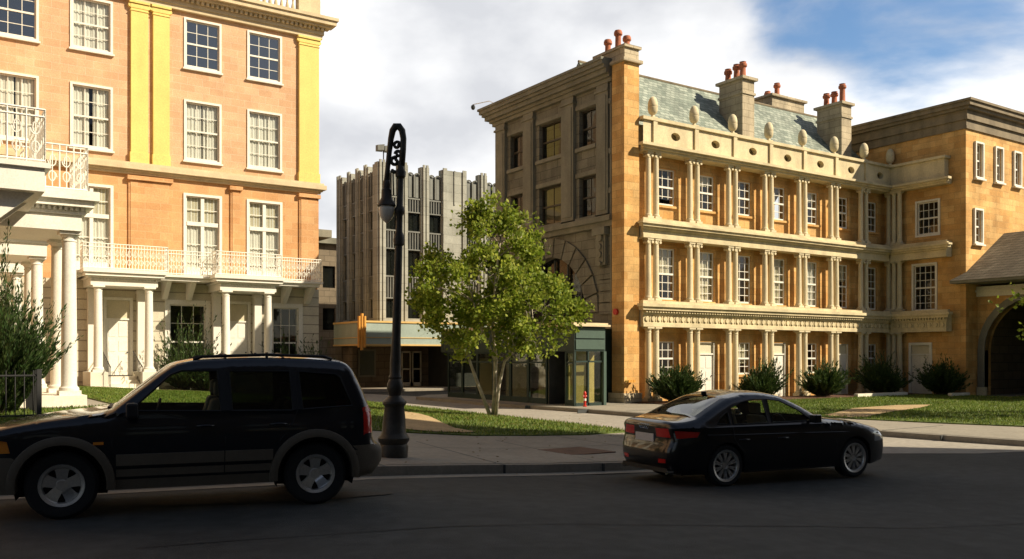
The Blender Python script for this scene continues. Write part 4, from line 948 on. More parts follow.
# ================================================================== street lamp
RV = Vector((.829, -.559, 0))
lx, ly = 5.98, 12.03; lz = G(lx, ly) + .13
LP = thing('street_lamp', (lx, ly, lz), 'dark cast iron street lamp with scrolled shepherd crook and hanging opal lantern', 'street lamp')
lean = .026
def lp(z): return Vector((lx, ly, 0)) + RV * (z - lz) * lean
def leanlathe(prof, n=16):
    mb = MB(); vs = []; fs = []
    for r, z in prof:
        c = lp(z)
        for i in range(n): a = 2 * math.pi * i / n; vs.append((c.x + r * math.cos(a), c.y + r * math.sin(a), z))
    for jj in range(len(prof) - 1):
        for i in range(n): k = (i + 1) % n; fs.append((jj * n + i, jj * n + k, (jj + 1) * n + k, (jj + 1) * n + i))
    fs.append(tuple(range(n - 1, -1, -1))); fs.append(tuple((len(prof) - 1) * n + i for i in range(n))); return mb.add(vs, fs)
leanlathe([(.215, lz), (.22, lz + .16), (.20, lz + .2), (.225, lz + .24), (.235, lz + .29), (.2, lz + .34), (.18, lz + .37), (.165, .95), (.145, 1.1), (.155, 1.13), (.18, 1.16), (.175, 1.19), (.12, 1.24), (.085, 1.28)], 16).build('base', M['lampmetal'], LP, smooth=35)
leanlathe([(.085, 1.27), (.1, 1.32), (.12, 1.38), (.12, 1.45), (.09, 1.52), (.1, 1.55), (.08, 1.6), (.085, 1.75), (.066, 2.1), (.056, 3.5), (.078, 3.52), (.085, 3.6), (.07, 3.66), (.052, 3.72), (.048, 3.95), (.075, 4.0), (.075, 4.05), (.048, 4.1), (.045, 4.5), (.075, 4.53), (.08, 4.6), (.05, 4.66), (.045, 4.75)], 14).build('post', M['lampmetal'], LP, smooth=35)
def LPp(px, py):   # offsets along the crook's own plane, metres
    return tuple(Vector((lx, ly, 0)) + RV * px + Vector((0, 0, py)))
u0 = lean * 4.5
crk = [(u0 + .01, 4.7), (u0 + .03, 4.95), (u0 + .035, 5.1), (u0 + .015, 5.22), (u0 - .03, 5.28), (u0 - .085, 5.28), (u0 - .125, 5.22), (u0 - .15, 5.1), (u0 - .175, 4.9), (u0 - .2, 4.65), (u0 - .215, 4.45)]
m = MB(); m.tube([LPp(*p) for p in crk], [.048, .046, .046, .05, .055, .055, .05, .045, .04, .038, .045], 10); ck = m.build('crook', M['lampmetal'], LP, smooth=True)
m = MB()
for c, r, a0, s in (((u0 - .06, 5.0), .06, 0, 1), ((u0 - .04, 4.87), .05, 180, -1), ((u0 - .09, 4.76), .07, 60, 1)):
    m.tube([LPp(c[0] + r * (1 - t / 20) * math.cos(R(a0 + s * t * 30)), c[1] + r * (1 - t / 20) * math.sin(R(a0 + s * t * 30))) for t in range(15)], .026, 6)
m.tube([LPp(u0 - .15, 4.62), LPp(u0 - .05, 4.6), LPp(u0 + .02, 4.72)], .03, 6); m.tube([LPp(u0 - .12, 4.65), LPp(u0 - .11, 4.25)], .012, 5)
m.build('scroll', M['lampmetal'], ck, smooth=True)
c = LPp(u0 - .215, 0)
m = MB(); m.lathe(c[0], c[1], [(.03, 4.5), (.05, 4.47), (.06, 4.42), (.055, 4.36), (.075, 4.34), (.08, 4.22), (.1, 4.18), (.13, 4.13), (.14, 4.1), (.13, 4.09)], 14); ln = m.build('lantern', M['lampmetal'], LP, smooth=35)
m = MB(); m.lathe(c[0], c[1], [(.115, 4.09), (.12, 4.04), (.105, 3.95), (.07, 3.89), (.03, 3.86), (.01, 3.84)], 14); m.build('globe', M['lampglass'], ln, smooth=True)

# ================================================================== vegetation
def leaf(mb, p, d, size, rnd=.6, asp=.42):
    d = (d + Vector((random.gauss(0, rnd), random.gauss(0, rnd), random.gauss(0, rnd)))).normalized()
    w = d.orthogonal().normalized(); w = Matrix.Rotation(random.random() * 6.28, 3, d) @ w
    l_ = size * random.uniform(.7, 1.3); ww = l_ * asp
    u = d.cross(w) * ww * .3
    mb.add([p, p + d * l_ * .5 + w * ww + u, p + d * l_, p + d * l_ * .5 - w * ww + u], [(0, 1, 2), (0, 2, 3)])
def limb(mb, tips, p, d, length, r, depth, up=.12, spread=.6, gnarl=.12, seg=5):
    pts = [p.copy()]; rad = [r]; dd = d.normalized(); q = p.copy()
    for i in range(seg):
        dd = (dd + Vector((random.gauss(0, gnarl), random.gauss(0, gnarl), random.gauss(0, gnarl) + up * .3))).normalized()
        q = q + dd * length / seg; pts.append(q.copy()); rad.append(r * (1 - .55 * (i + 1) / seg))
    mb.tube(pts, rad, 7 if r > .03 else 5)
    if depth <= 1:
        for i in range(1, len(pts)): tips.append((pts[i], dd))
    if depth > 0:
        n = 3 if depth > 1 else 3
        for k in range(n):
            i = random.randint(2, seg); a = random.random() * 6.28
            s = dd.orthogonal().normalized(); s = Matrix.Rotation(a, 3, dd) @ s
            limb(mb, tips, pts[i], (dd * .75 + s * spread + Vector((0, 0, up))), length * random.uniform(.5, .72), rad[i] * .6, depth - 1, up, spread, gnarl, max(3, seg - 1))

tx, ty = 13.75, 21.4; tz = G(tx, ty) + .16
TR = thing('young_tree', (tx, ty, tz), 'young leafy tree with three slender pale trunks on the left lawn', 'tree')
random.seed(31)
wood = MB(); tips = []
# main stems given in (right, up, depth) metres around the base
FV = Vector((.559, .829, 0))
def TT(a, z, b=0): return Vector((tx, ty, tz)) + RV * a + FV * b + Vector((0, 0, z))
stems = [
    ([(-.05, 0, 0), (-.32, .7, .05), (-.62, 1.5, .1), (-.85, 2.3, .2), (-1.1, 3.2, .3)], .058),
    ([(.03, 0, .05), (.08, .8, 0), (.1, 1.7, -.1), (.0, 2.7, -.1), (.1, 3.9, 0), (.25, 5.2, .1)], .066),
    ([(.1, 0, -.05), (.2, .9, -.1), (.35, 1.55, -.25), (.75, 2.0, -.4), (1.3, 2.5, -.5)], .054),
    ([(.08, 1.6, -.1), (-.3, 2.5, -.6), (-.6, 3.6, -.9)], .045), ([(.1, 1.9, 0), (.7, 3.0, .5), (1.2, 4.1, .8)], .045)]
for pts, r in stems:
    P = [TT(a, z, b) for a, z, b in pts]; n = len(P)
    wood.tube(P, [r * (1 - .6 * i / (n - 1)) for i in range(n)], 10)
    for i in range(3 if n > 3 else 1, n):
        for k in range(4 if i < n - 1 else 5):
            dv = (P[i] - P[i - 1]).normalized(); s = Matrix.Rotation(random.random() * 6.28, 3, dv) @ dv.orthogonal().normalized()
            limb(wood, tips, P[i].lerp(P[i - 1], random.random() * .6), dv * .5 + s * .9 + Vector((0, 0, .25)), random.uniform(.75, 1.15), r * .4, 2, .1, .7, .16, 4)
trk = wood.build('trunk', M['bark'], TR, smooth=True)
def keep(p):
    q = p - Vector((tx, ty, tz)); a = q.dot(RV); z = q.z; b = q.dot(FV)
    # crown envelope: leaning diamond seen in the photo
    top = 6.25 - .55 * abs(a - .1) ** 1.25 ; bot = 1.7 + (.5 * abs(a + .2) ** 1.25)
    if z > 3.9 and a > 1.3: return False
    return bot < z < top and -2.35 < a < 2.8 and abs(b) < 2.3
lf = MB(); cnt = 0
tips = [t for t in tips if keep(t[0])]
from mathutils import noise as mnoise
extra = []
for a, z, b, r in ((2.1, 2.9, 0, .5), (2.45, 3.1, .1, .3), (1.7, 2.3, -.3, .5), (-2.0, 4.1, 0, .4), (-1.7, 4.5, .2, .4), (-2.2, 3.4, .2, .22), (.3, 5.7, 0, .45), (-.6, 5.4, .2, .4), (.9, 5.0, .3, .5), (1.5, 3.6, .2, .5), (-1.5, 2.9, -.2, .45), (-1.0, 2.2, .1, .3), (.3, 2.1, -.4, .45), (-.9, 1.7, .1, .2), (1.0, 2.0, -.5, .4), (2.0, 3.6, .3, .3)):
    c = TT(a, z, b); base = TT(a * .4, max(1.9, z - .9), b * .5)
    wood2 = None
    for k in range(int(26 * r / .4)):
        v = Vector((random.gauss(0, 1), random.gauss(0, 1), random.gauss(0, 1))).normalized() * r * random.random() ** .5
        extra.append((c + v, v + Vector((0, 0, .3))))
for p, d in tips + extra:
    dn_ = mnoise.noise(p * 1.9 + Vector((3, 1, 7)))
    if dn_ < -.12: continue
    for k in range(11 if dn_ < .1 else 16):
        o_ = Vector((random.gauss(0, .10), random.gauss(0, .10), random.gauss(0, .09)))
        leaf(lf, p + o_, d * .3 + o_ * 3 + Vector((0, 0, .15)), .115, .7)
        cnt += 1
print('tree leaves', cnt, 'tips', len(tips))
lf.build('crown', M['leaf'], TR)

# tree off the right edge: trunk outside the frame, a few boughs reach in
random.seed(5)
rx, ry = 28.6, 10.3
TR2 = thing('roadside_tree', (rx, ry, .16), 'leafy tree at the right edge whose yellow green boughs reach into view', 'tree')
wood = MB(); tips = []
P = [Vector((rx, ry, .16)), Vector((rx + .1, ry, 1.6)), Vector((rx, ry + .2, 3.0)), Vector((rx + .2, ry + .3, 4.6))]
wood.tube(P, [.16, .13, .1, .05], 10)
for i in (1, 2, 2, 3, 3, 3, 3):
    for k in range(3):
        s = Vector((random.uniform(-1, 1), random.uniform(-1, 1), .35)).normalized(); limb(wood, tips, P[i], s, random.uniform(1.1, 1.7), .05, 2, .08, .7, .15, 4)
for q in (Vector((24.9, 12.75, 3.45)), Vector((25.35, 12.5, 2.35))):
    b0 = P[1] + Vector((0, 0, .6)); md = (b0 + q) / 2 + Vector((0, 0, .45)); wood.tube([b0, md, q], [.05, .035, .01], 6)
    for t in range(16): tips.append((md.lerp(q, .1 + t * .058) + Vector((random.gauss(0, .14), random.gauss(0, .14), random.gauss(0, .12))), Vector((-1, .4, 0))))
wood.build('trunk', M['bark'], TR2, smooth=True)
lf = MB()
for p, d in tips:
    if (p.y - 12) < -0 and .829 * p.x - .559 * p.y < .59 * (.559 * p.x + .829 * p.y): continue
    for k in range(9):
        o_ = Vector((random.gauss(0, .12), random.gauss(0, .12), random.gauss(0, .1))); leaf(lf, p + o_, d * .3 + o_ * 3, .12, .7)
lf.build('crown', M['leaf'], TR2)

def juniper(x, y, z, r, h, label, n=130, m_='juniper', group='junipers along the columned terrace', nl=26, lsz=.05, asp=.15, mt=1.25, rnd=.42):
    t = thing('juniper_bush', (x, y, z), label, 'bush', group); st = MB(); lv = MB()
    n = int(n * random.uniform(.8, 1.25)); lop = random.uniform(0, 6.28)
    for i in range(n):
        a = random.random() * 6.28; tilt = random.random() ** .7 * mt
        d = Vector((math.cos(a) * math.sin(tilt), math.sin(a) * math.sin(tilt), math.cos(tilt)))
        ln_ = math.hypot(r * math.sin(tilt), h * math.cos(tilt)) * random.choice((.6, .75, .9, 1.0, 1.1, 1.3)) * (1 + .22 * math.cos(a - lop))
        p = Vector((x + random.gauss(0, r * .12), y + random.gauss(0, r * .12), z + .02)); pts = [p]
        dd = d.copy()
        for k in range(5):
            dd = (dd + Vector((random.gauss(0, .08), random.gauss(0, .08), .07))).normalized(); pts.append(pts[-1] + dd * ln_ / 5)
        st.tube(pts, [.008, .007, .006, .005, .003, .002], 4)
        for k in range(nl):
            u = .22 + .8 * (k + random.random()) / nl; j_ = min(4, int(u * 5)); q = pts[j_].lerp(pts[j_ + 1], min(1.05, u * 5 - j_))
            leaf(lv, q + Vector((random.gauss(0, .02), random.gauss(0, .02), random.gauss(0, .02))), dd * 1.6, lsz * random.uniform(1.6, 3.4) * (1.2 - .4 * u), rnd, asp)
    st.build('stem', M['twig'], t); lv.build('foliage', M[m_], t)
    return t
random.seed(12)
for (x, y, r, h, lab) in ((23.7, 24.2, .95, .98, 'spreading dark juniper bush under the leftmost ground floor window of the columned terrace'),
                          (28.2, 24.15, .9, 1.05, 'bushy juniper between two white doors of the columned terrace, behind the black sedan'),
                          (32.25, 24.2, 1.0, .98, 'rounded juniper bush behind the sedan bonnet, before the third ground floor window'),
                          (36.2, 23.9, 1.1, 1.15, 'tall shaded juniper left of the pale door in the corner'),
                          (38.0, 22.2, .95, 1.15, 'shaded juniper right of the pale door near the arched gatehouse')):
    juniper(x, y, .18, r, h, lab, 330, nl=40, lsz=.06)
for (x, y, r, h, lab) in ((9.55, 38.9, .6, 1.9, 'upright conifer shrub left of the dark ground floor window of the peach terrace'),
                          (10.35, 38.7, .6, 1.7, 'upright conifer shrub under the dark ground floor window of the peach terrace'),
                          (14.0, 38.8, .6, 1.5, 'conifer shrub right of the second white porch of the peach terrace'),
                          (15.3, 38.6, .6, 1.3, 'paler conifer shrub at the right corner of the peach terrace')):
    juniper(x, y, G(x, y) + .17, r, h + .5, lab, 200, group='conifer shrubs along the peach terrace', nl=24, lsz=.07)
# big juniper behind railings at left
juniper(1.35, 20.3, .6, 1.05, 2.5, 'large feathery conifer behind black railings at the left edge', 820, group=None, nl=80, lsz=.05, asp=.12, mt=.95, rnd=.32)
# railings
fn = thing('iron_fence', (0, 19.1, .55), 'low dark iron railings in front of the large conifer', 'fence')
for x in (-2.2, -.1, 2.05): m = MB(); m.box(x - .04, x + .04, 19.0, 19.08, .4, 1.62); m.build('post', M['ironblack'], fn)
m = MB(); m.tube([(-2.2, 19.04, 1.5), (2.05, 19.04, 1.5)], .018, 6); m.tube([(-2.2, 19.04, .75), (2.05, 19.04, .75)], .018, 6); m.tube([(2.05, 19.04, 1.5), (2.05, 21.4, 1.5)], .018, 6); m.build('rail', M['ironblack'], fn)
m = MB(); x = -2.1
while x < 2.0: m.tube([(x, 19.04, .5), (x, 19.04, 1.6)], .011, 5); x += .15
y = 19.2
while y < 21.4: m.tube([(2.05, y, .5), (2.05, y, 1.6)], .011, 5); y += .15
m.build('bar', M['ironblack'], fn)
# low kerb-stones of planters on the right
for i, (x0, x1, y0, y1, lab) in enumerate(((33.0, 36.6, 23.0, 23.2, 'long white stone edging before the junipers of the columned terrace'), (37.0, 38.4, 21.2, 21.4, 'short stone edging under the corner juniper'))):
    solo(MB().box(x0, x1, y0, y1, .12, .30), 'planter_edging', M['offwhite'], lab, 'edging', bevel=.01)
# hydrant / standpipe by the shop
hx, hy = 19.35, 24.2
hd = thing('fire_hydrant', (hx, hy, .136), 'small red standpipe with white collar before the green shopfront', 'hydrant')
m = MB(); m.lathe(hx, hy, [(.07, .136), (.07, .17), (.045, .19), (.045, .55), (.055, .57), (.05, .63), (.02, .67)], 12); m.build('body', M['red'], hd, smooth=35)
m = MB(); m.lathe(hx, hy, [(.05, .34), (.05, .42)], 12); m.build('collar', M['white'], hd, smooth=35)
m = MB(); m.tube([(hx - .08, hy, .5), (hx + .08, hy, .5)], .025, 8); m.build('outlet', M['red'], hd)

# ================================================================== cars
def dseg(p, a, b):
    ax, az = a; bx, bz = b; dx, dz = bx - ax, bz - az; t = max(0, min(1, ((p[0] - ax) * dx + (p[1] - az) * dz) / (dx * dx + dz * dz + 1e-9)))
    return math.hypot(p[0] - ax - t * dx, p[1] - az - t * dz)
def smoothprof(P, n=8):
    """Catmull-Rom through the profile points; points flagged sharp are doubled"""
    out = []
    for i in range(len(P) - 1):
        p0 = P[max(i - 1, 0)]; p1 = P[i]; p2 = P[i + 1]; p3 = P[min(i + 2, len(P) - 1)]
        d = math.hypot(p2[0] - p1[0], p2[1] - p1[1]); k = max(2, int(d / .05))
        for s in range(k):
            t = s / k; r = []
            for c in (0, 1):
                m1 = (p2[c] - p0[c]) * .5; m2 = (p3[c] - p1[c]) * .5
                sc = 1
                h00 = 2 * t ** 3 - 3 * t * t + 1; h10 = t ** 3 - 2 * t * t + t; h01 = -2 * t ** 3 + 3 * t * t; h11 = t ** 3 - t * t
                r.append(h00 * p1[c] + h10 * m1 * .6 + h01 * p2[c] + h11 * m2 * .6)
            out.append(tuple(r))
    out.append(P[-1]); return out

def build_car(c, root, tf):
    """c: dict of shape; local frame x forward->back (front axle 0), y side, z up"""
    prof = smoothprof(c['prof']); W2 = c['w'] / 2; xf, xr = c['ends']
    def yw(x, z, d):
        y = W2
        if z > c['belt']: y -= c['tum'] * (z - c['belt']) + .02 * min(1, (z - c['belt']) / .06)
        else: y -= .05 * ((c['belt'] - .22 - z) / .5) ** 2 if z < c['belt'] - .22 else .10 * ((z - c['belt'] + .22) / .22) ** 2 * .4
        for e, s in ((xf, -1), (xr, 1)):
            t = 1 - abs(e - x) / c['plan'][0]
            if t > 0: y -= c['plan'][1] * t ** 2.4
        r = c['curl']
        if d < r: y -= r * (1 - math.sqrt(max(0, 1 - ((r - d) / r) ** 2))) * .8
        return y
    # side outline
    arR = c['arch']; zb = c['sill']; bot = []
    ex = c['wb']
    def archpts(cx):
        a0 = math.degrees(math.asin(max(-1, min(1, (zb - c['wr']) / arR)))); return [(cx + arR * math.cos(R(a)), c['wr'] + arR * math.sin(R(a))) for a in [180 - a0 + (2 * a0 - 180) * i / 18 for i in range(19)]]
    front = archpts(0)[::1]; rear = archpts(ex)
    outline = list(prof)                       # front bottom -> top -> rear bottom
    bottom = [(xr - .1, zb)] if False else []
    low = front + rear                         # left to right along the bottom
    low = low[::-1]
    outline = prof + low
    holes = c['holes']
    gx = []
    x = xf
    while x < xr:
        z = zb
        while z < c['top']:
            p = (x, z)
            if inpoly(x, z, outline) and not any(inpoly(x, z, h['p']) for h in holes):
                if min(dseg(p, prof[i], prof[i + 1]) for i in range(0, len(prof) - 1)) > .02 and all(min(dseg(p, h['p'][i], h['p'][(i + 1) % len(h['p'])]) for i in range(len(h['p']))) > .025 for h in holes): gx.append(p)
            z += .055
        x += .07
    # rings of points just under the top profile for the rounding
    for off in (.015, .04, .075, .11):
        for i in range(1, len(prof) - 1):
            dx = prof[i + 1][0] - prof[i - 1][0]; dz = prof[i + 1][1] - prof[i - 1][1]; l_ = math.hypot(dx, dz) + 1e-9
            p = (prof[i][0] + dz / l_ * off, prof[i][1] - dx / l_ * off)
            if inpoly(p[0], p[1], outline) and not any(inpoly(p[0], p[1], h['p']) for h in holes) and min(dseg(p, prof[k], prof[k + 1]) for k in range(len(prof) - 1)) > off * .8: gx.append(p)
    vs, fs = cdt(outline, [h['p'] for h in holes], gx)
    def dist(p): return min(dseg(p, prof[i], prof[i + 1]) for i in range(len(prof) - 1))
    Y = [yw(x, z, dist((x, z))) for x, z in vs]
    parts = {}
    def put(part, P3, F3, s_=0):
        if s_ and part.split('|')[0] in ('taillight', 'headlight', 'sill', 'pillar'): part += '|%d' % s_
        parts.setdefault(part, MB()).add([tf(*p) for p in P3], F3)
    for s in (1, -1):
        groups = {}
        for f in fs:
            cx = sum(vs[i][0] for i in f) / 3; cz = sum(vs[i][1] for i in f) / 3
            groups.setdefault(c['cls'](cx, cz, 1.0, 'side'), []).append(f if s == 1 else f[::-1])
        for g_, ff in groups.items(): put(g_, [(vs[i][0], s * Y[i], vs[i][1]) for i in range(len(vs))], ff, s)
    fr = [-1, -.97, -.92, -.84, -.7, -.5, -.25, 0, .25, .5, .7, .84, .92, .97, 1]
    rows = []
    for x, z in prof:
        e = yw(x, z, 0); rows.append([(x, f * e, z) for f in fr])
    for i in range(len(prof)):     # crown along the outward normal of the profile
        a = prof[max(i - 1, 0)]; b = prof[min(i + 1, len(prof) - 1)]; dx, dz = b[0] - a[0], b[1] - a[1]; l_ = math.hypot(dx, dz) + 1e-9
        nx, nz = -dz / l_, dx / l_
        rows[i] = [(p[0] + nx * c['crown'] * (1 - fr[k] ** 4), p[1], p[2] + nz * c['crown'] * (1 - fr[k] ** 4)) for k, p in enumerate(rows[i])]
    nn = len(fr); flat = [p for r_ in rows for p in r_]; groups = {}
    for i in range(len(rows) - 1):
        for k in range(nn - 1):
            cx = (prof[i][0] + prof[i + 1][0]) / 2; cz = (prof[i][1] + prof[i + 1][1]) / 2
            g0 = c['cls'](cx, cz, abs(fr[k] + fr[k + 1]) / 2, 'skin')
            if g0.startswith('taillight'): g0 += '|l' if fr[k] + fr[k + 1] < 0 else '|r'
            groups.setdefault(g0, []).append((i * nn + k, (i + 1) * nn + k, (i + 1) * nn + k + 1, i * nn + k + 1))
    for g_, ff in groups.items(): put(g_, flat, ff)
    objs = {}
    for nm, mb in parts.items():
        used = sorted({i for f in mb.f for i in f}); mp_ = {o_: n_ for n_, o_ in enumerate(used)}
        mb.v, mb.f = [mb.v[i] for i in used], [tuple(mp_[i] for i in f) for f in mb.f]
        objs[nm] = mb.build(nm.split('|')[0], M[c['mats'].get(nm) or c['mats'][nm.split('|')[0]]], root, smooth=42, fix=True)
    # side glass
    for h in holes:
        P = h['p']; hv, hf = cdt(P, [])
        for s in (1, -1):
            gm = MB(); gm.add([tf(x, s * (yw(x, z, .2) - .018), z) for x, z in hv], hf); gm.build(h.get('n', 'side_window'), M[h['m']], root, fix=True)
            if h.get('trim', 1):
                tm = MB(); PP = P + [P[0], P[1]]; tm.tube([tf(x, s * (yw(x, z, .2) + .001), z) for x, z in PP[:-1]], .011, 5); tm.build('window_trim', M['blackplastic'], root)
    # floor / underbody and wells
    ub = MB()
    def tbox(mb, x0, x1, y0, y1, z0, z1):
        P = [(x0, y0, z0), (x1, y0, z0), (x1, y1, z0), (x0, y1, z0), (x0, y0, z1), (x1, y0, z1), (x1, y1, z1), (x0, y1, z1)]; P = [tf(*p) for p in P]; mb.hexa(P[:4], P[4:])
    tbox(ub, xf + .25, xr - .25, -(W2 - .27), W2 - .27, zb - .02, c['floor']); tbox(ub, c['arch'] + .03, ex - c['arch'] - .03, -(W2 - .1), W2 - .1, zb, c['floor'] - .1)
    ub.build('underbody', M['blackplastic'], root, fix=True)
    se = c['seats']
    for x, back in se:
        for s in (1, -1):
            m_ = MB(); y0 = s * .38
            tbox(m_, x - .28, x + .2, y0 - .22, y0 + .22, c['floor'], c['floor'] + .18)
            P = [(x + .12, y0 - .21, c['floor'] + .1), (x + .28, y0 - .21, c['floor'] + .1), (x + .28, y0 + .21, c['floor'] + .1), (x + .12, y0 + .21, c['floor'] + .1)]
            P += [(x + .26, y0 - .18, back), (x + .38, y0 - .18, back), (x + .38, y0 + .18, back), (x + .26, y0 + .18, back)]; P = [tf(*p) for p in P]; m_.hexa(P[:4], P[4:])
            P = [(x + .28, y0 - .11, back + .03), (x + .38, y0 - .11, back + .03), (x + .38, y0 + .11, back + .03), (x + .28, y0 + .11, back + .03)]; P += [(p[0] + .01, p[1] * 1, back + .2) for p in P]
            P = [tf(*p) for p in P]; m_.hexa(P[:4], P[4:]); so = m_.build('seat', M['seat'], root, fix=True, bevel=.03)
    db = MB(); tbox(db, c['dash'] - .25, c['dash'] + .1, -(W2 - .2), W2 - .2, c['floor'], c['belt'] - .03); db.build('dashboard', M['blackplastic'], root, fix=True)
    sw = MB(); sw.tube([tf(c['dash'] + .22 + .04 * math.sin(t * .52), c['drv'] * .38 + .17 * math.cos(t * .52), c['belt'] - .02 + .17 * math.sin(t * .52)) for t in range(13)], .014, 6); sw.build('steering_wheel', M['blackplastic'], root)
    # wheels
    for wx in (0, ex):
        for s in (1, -1):
            wy = s * (W2 - .13); wr = c['wr']; tr = c['rim']
            def wl(prof_, n=32, mb=None):
                mb = mb or MB(); vs_ = []; fs_ = []
                for r_, y_ in prof_:
                    for i in range(n): a = 2 * math.pi * i / n; vs_.append(tf(wx + r_ * math.cos(a), wy + s * y_, wr + r_ * math.sin(a)))
                for j_ in range(len(prof_) - 1):
                    for i in range(n): k = (i + 1) % n; fs_.append((j_ * n + i, j_ * n + k, (j_ + 1) * n + k, (j_ + 1) * n + i))
                mb.add(vs_, fs_); return mb
            hw = .105
            wo = wl([(tr, -hw), (wr - .03, -hw), (wr, -hw + .03), (wr, hw - .03), (wr - .035, hw + .002), (tr + .03, hw), (tr + .005, hw - .01), (tr, -hw)], 40).build('wheel', M['rubber'], root, smooth=40, fix=True)
            rm = wl([(tr, -.09), (tr - .02, -.09), (tr - .035, hw - .03), (tr - .025, hw - .012), (tr + .006, hw - .002), (tr + .01, hw - .012)], 40)
            rm = wl([(.001, hw - .045), (.055, hw - .045), (.07, hw - .06), (.07, -.02)], 20, rm)
            ns = c['spokes']
            for k in range(ns):
                a = 2 * math.pi * k / ns + .3
                if ns == 5:
                    P = []
                    for (r_, hwid, yy) in ((.045, .045, hw - .05), (tr - .07, .062, hw - .035), (tr - .02, .085, hw - .03)):
                        P.append((r_, hwid, yy))
                    for q in range(2):
                        b0, b1 = P[q], P[q + 1]; Q = []
                        for (r_, hwid, yy) in (b0, b1):
                            for sgn in (-1, 1):
                                Q.append((r_ * math.cos(a) - sgn * hwid * math.sin(a), r_ * math.sin(a) + sgn * hwid * math.cos(a), yy))
                        Q = [Q[0], Q[1], Q[3], Q[2]]
                        top_ = [tf(wx + p[0], wy + s * p[2], wr + p[1]) for p in Q]; bt = [tf(wx + p[0], wy + s * (p[2] - .03), wr + p[1]) for p in Q]; rm.hexa(bt, top_)
                else:
                    for off in (-.05, .05):
                        r0, r1 = .05, tr - .015; a2 = a + off * 2.2; wd0, wd1 = .014, .012
                        Q = [(r0 * math.cos(a) - wd0 * math.sin(a), r0 * math.sin(a) + wd0 * math.cos(a)), (r0 * math.cos(a) + wd0 * math.sin(a), r0 * math.sin(a) - wd0 * math.cos(a)),
                             (r1 * math.cos(a2) + wd1 * math.sin(a2), r1 * math.sin(a2) - wd1 * math.cos(a2)), (r1 * math.cos(a2) - wd1 * math.sin(a2), r1 * math.sin(a2) + wd1 * math.cos(a2))]
                        rm.hexa([tf(wx + p[0], wy + s * (hw - .06), wr + p[1]) for p in Q], [tf(wx + p[0], wy + s * (hw - .03), wr + p[1]) for p in Q])
            rm.build('rim', M['alloy'], wo, smooth=35, fix=True)
            bk = wl([(.001, .0), (tr - .03, .0)], 24); bk.build('brake_disc', M['blackplastic'], wo)
            # wheel well liner
            n = 20; v_ = []; f_ = []
            for i in range(n + 1):
                a = math.pi * (i / n * 1.2 - .1)
                for yy in (W2 - .32, W2 - .045): v_.append(tf(wx + (arR + .012) * math.cos(a), s * yy, wr + (arR + .012) * math.sin(a)))
            for i in range(n): f_.append((2 * i, 2 * i + 1, 2 * i + 3, 2 * i + 2))
            f_.append(tuple(range(0, 2 * n + 1, 2)))
            MB().add(v_, f_).build('wheel_liner', M['blackplastic'], root)
    return objs, yw, tbox

def xf_for(org, head, sc, flip=1):
    """local x (front->back), y(side), z -> world; head = unit vector front->back"""
    hx_, hy_ = head; sx, sy = -hy_, hx_
    def tf(x, y, z): return (org[0] + (x * hx_ + y * flip * sx) * sc, org[1] + (x * hy_ + y * flip * sy) * sc, org[2] + z * sc)
    return tf

def cam2w(x, y): return (.829 * x + .559 * y, -.559 * x + .829 * y)
def strip(root, tf, yw, pts, s, w, th, name, m_, off=.0):
    mb = MB(); P = [Vector(tf(x, s * (yw(x, z, .3) + off), z)) for x, z in pts]; mb.tube(P, w, 5); return mb.build(name, m_, root)

# ---- SUV (front towards the left of the photo, its left side faces us)
wb = 2.62; sc = .925
f0 = cam2w(-.504 * 8.4, 8.4)
fx, fy = 1.19, 9.33; rx_, ry_ = 3.50, 8.83          # outer tyre contact points on the road
hd_ = Vector((rx_ - fx, ry_ - fy, 0)); sc = hd_.length / wb; hd_.normalize(); side = Vector((hd_.y, -hd_.x, 0))   # towards camera
Wd = 1.80
ctr = Vector((fx, fy, 0)) - side * (Wd / 2 - .02) * sc
gz = G(2.3, 9.2)
tf = xf_for((ctr.x, ctr.y, gz), (hd_.x, hd_.y), sc)
SUV = thing('suv', (ctr.x + hd_.x * 1.3, ctr.y + hd_.y * 1.3, gz), 'dark navy SUV with taupe lower cladding and roof rails parked at the left kerb', 'car')
print('suv scale', sc)
def cls_suv(x, z, f, k):
    if k == 'skin':
        if .50 < x < 1.02 and z > 1.06 and f < .88: return 'windshield'
        if x > 3.0 and 1.12 < z < 1.56 and f < .86: return 'rear_window'
        if (x < -.5 or x > 3.2) and z < .68: return 'bumper|front' if x < 0 else 'bumper|rear'
        return 'body'
    if 1.085 < z < 1.56 and (1.5 < x < 1.78 or 2.28 < x < 2.56): return 'pillar|b' if x < 2 else 'pillar|c'
    if z < .66 and (x > 3.08 or x < -.42): return 'bumper|front' if x < 0 else 'bumper|rear'
    if z < .40: return 'sill'
    if x > 3.17 and .80 < z < 1.12: return 'taillight'
    if x < -.66 and .66 < z < .86: return 'headlight'
    return 'body'
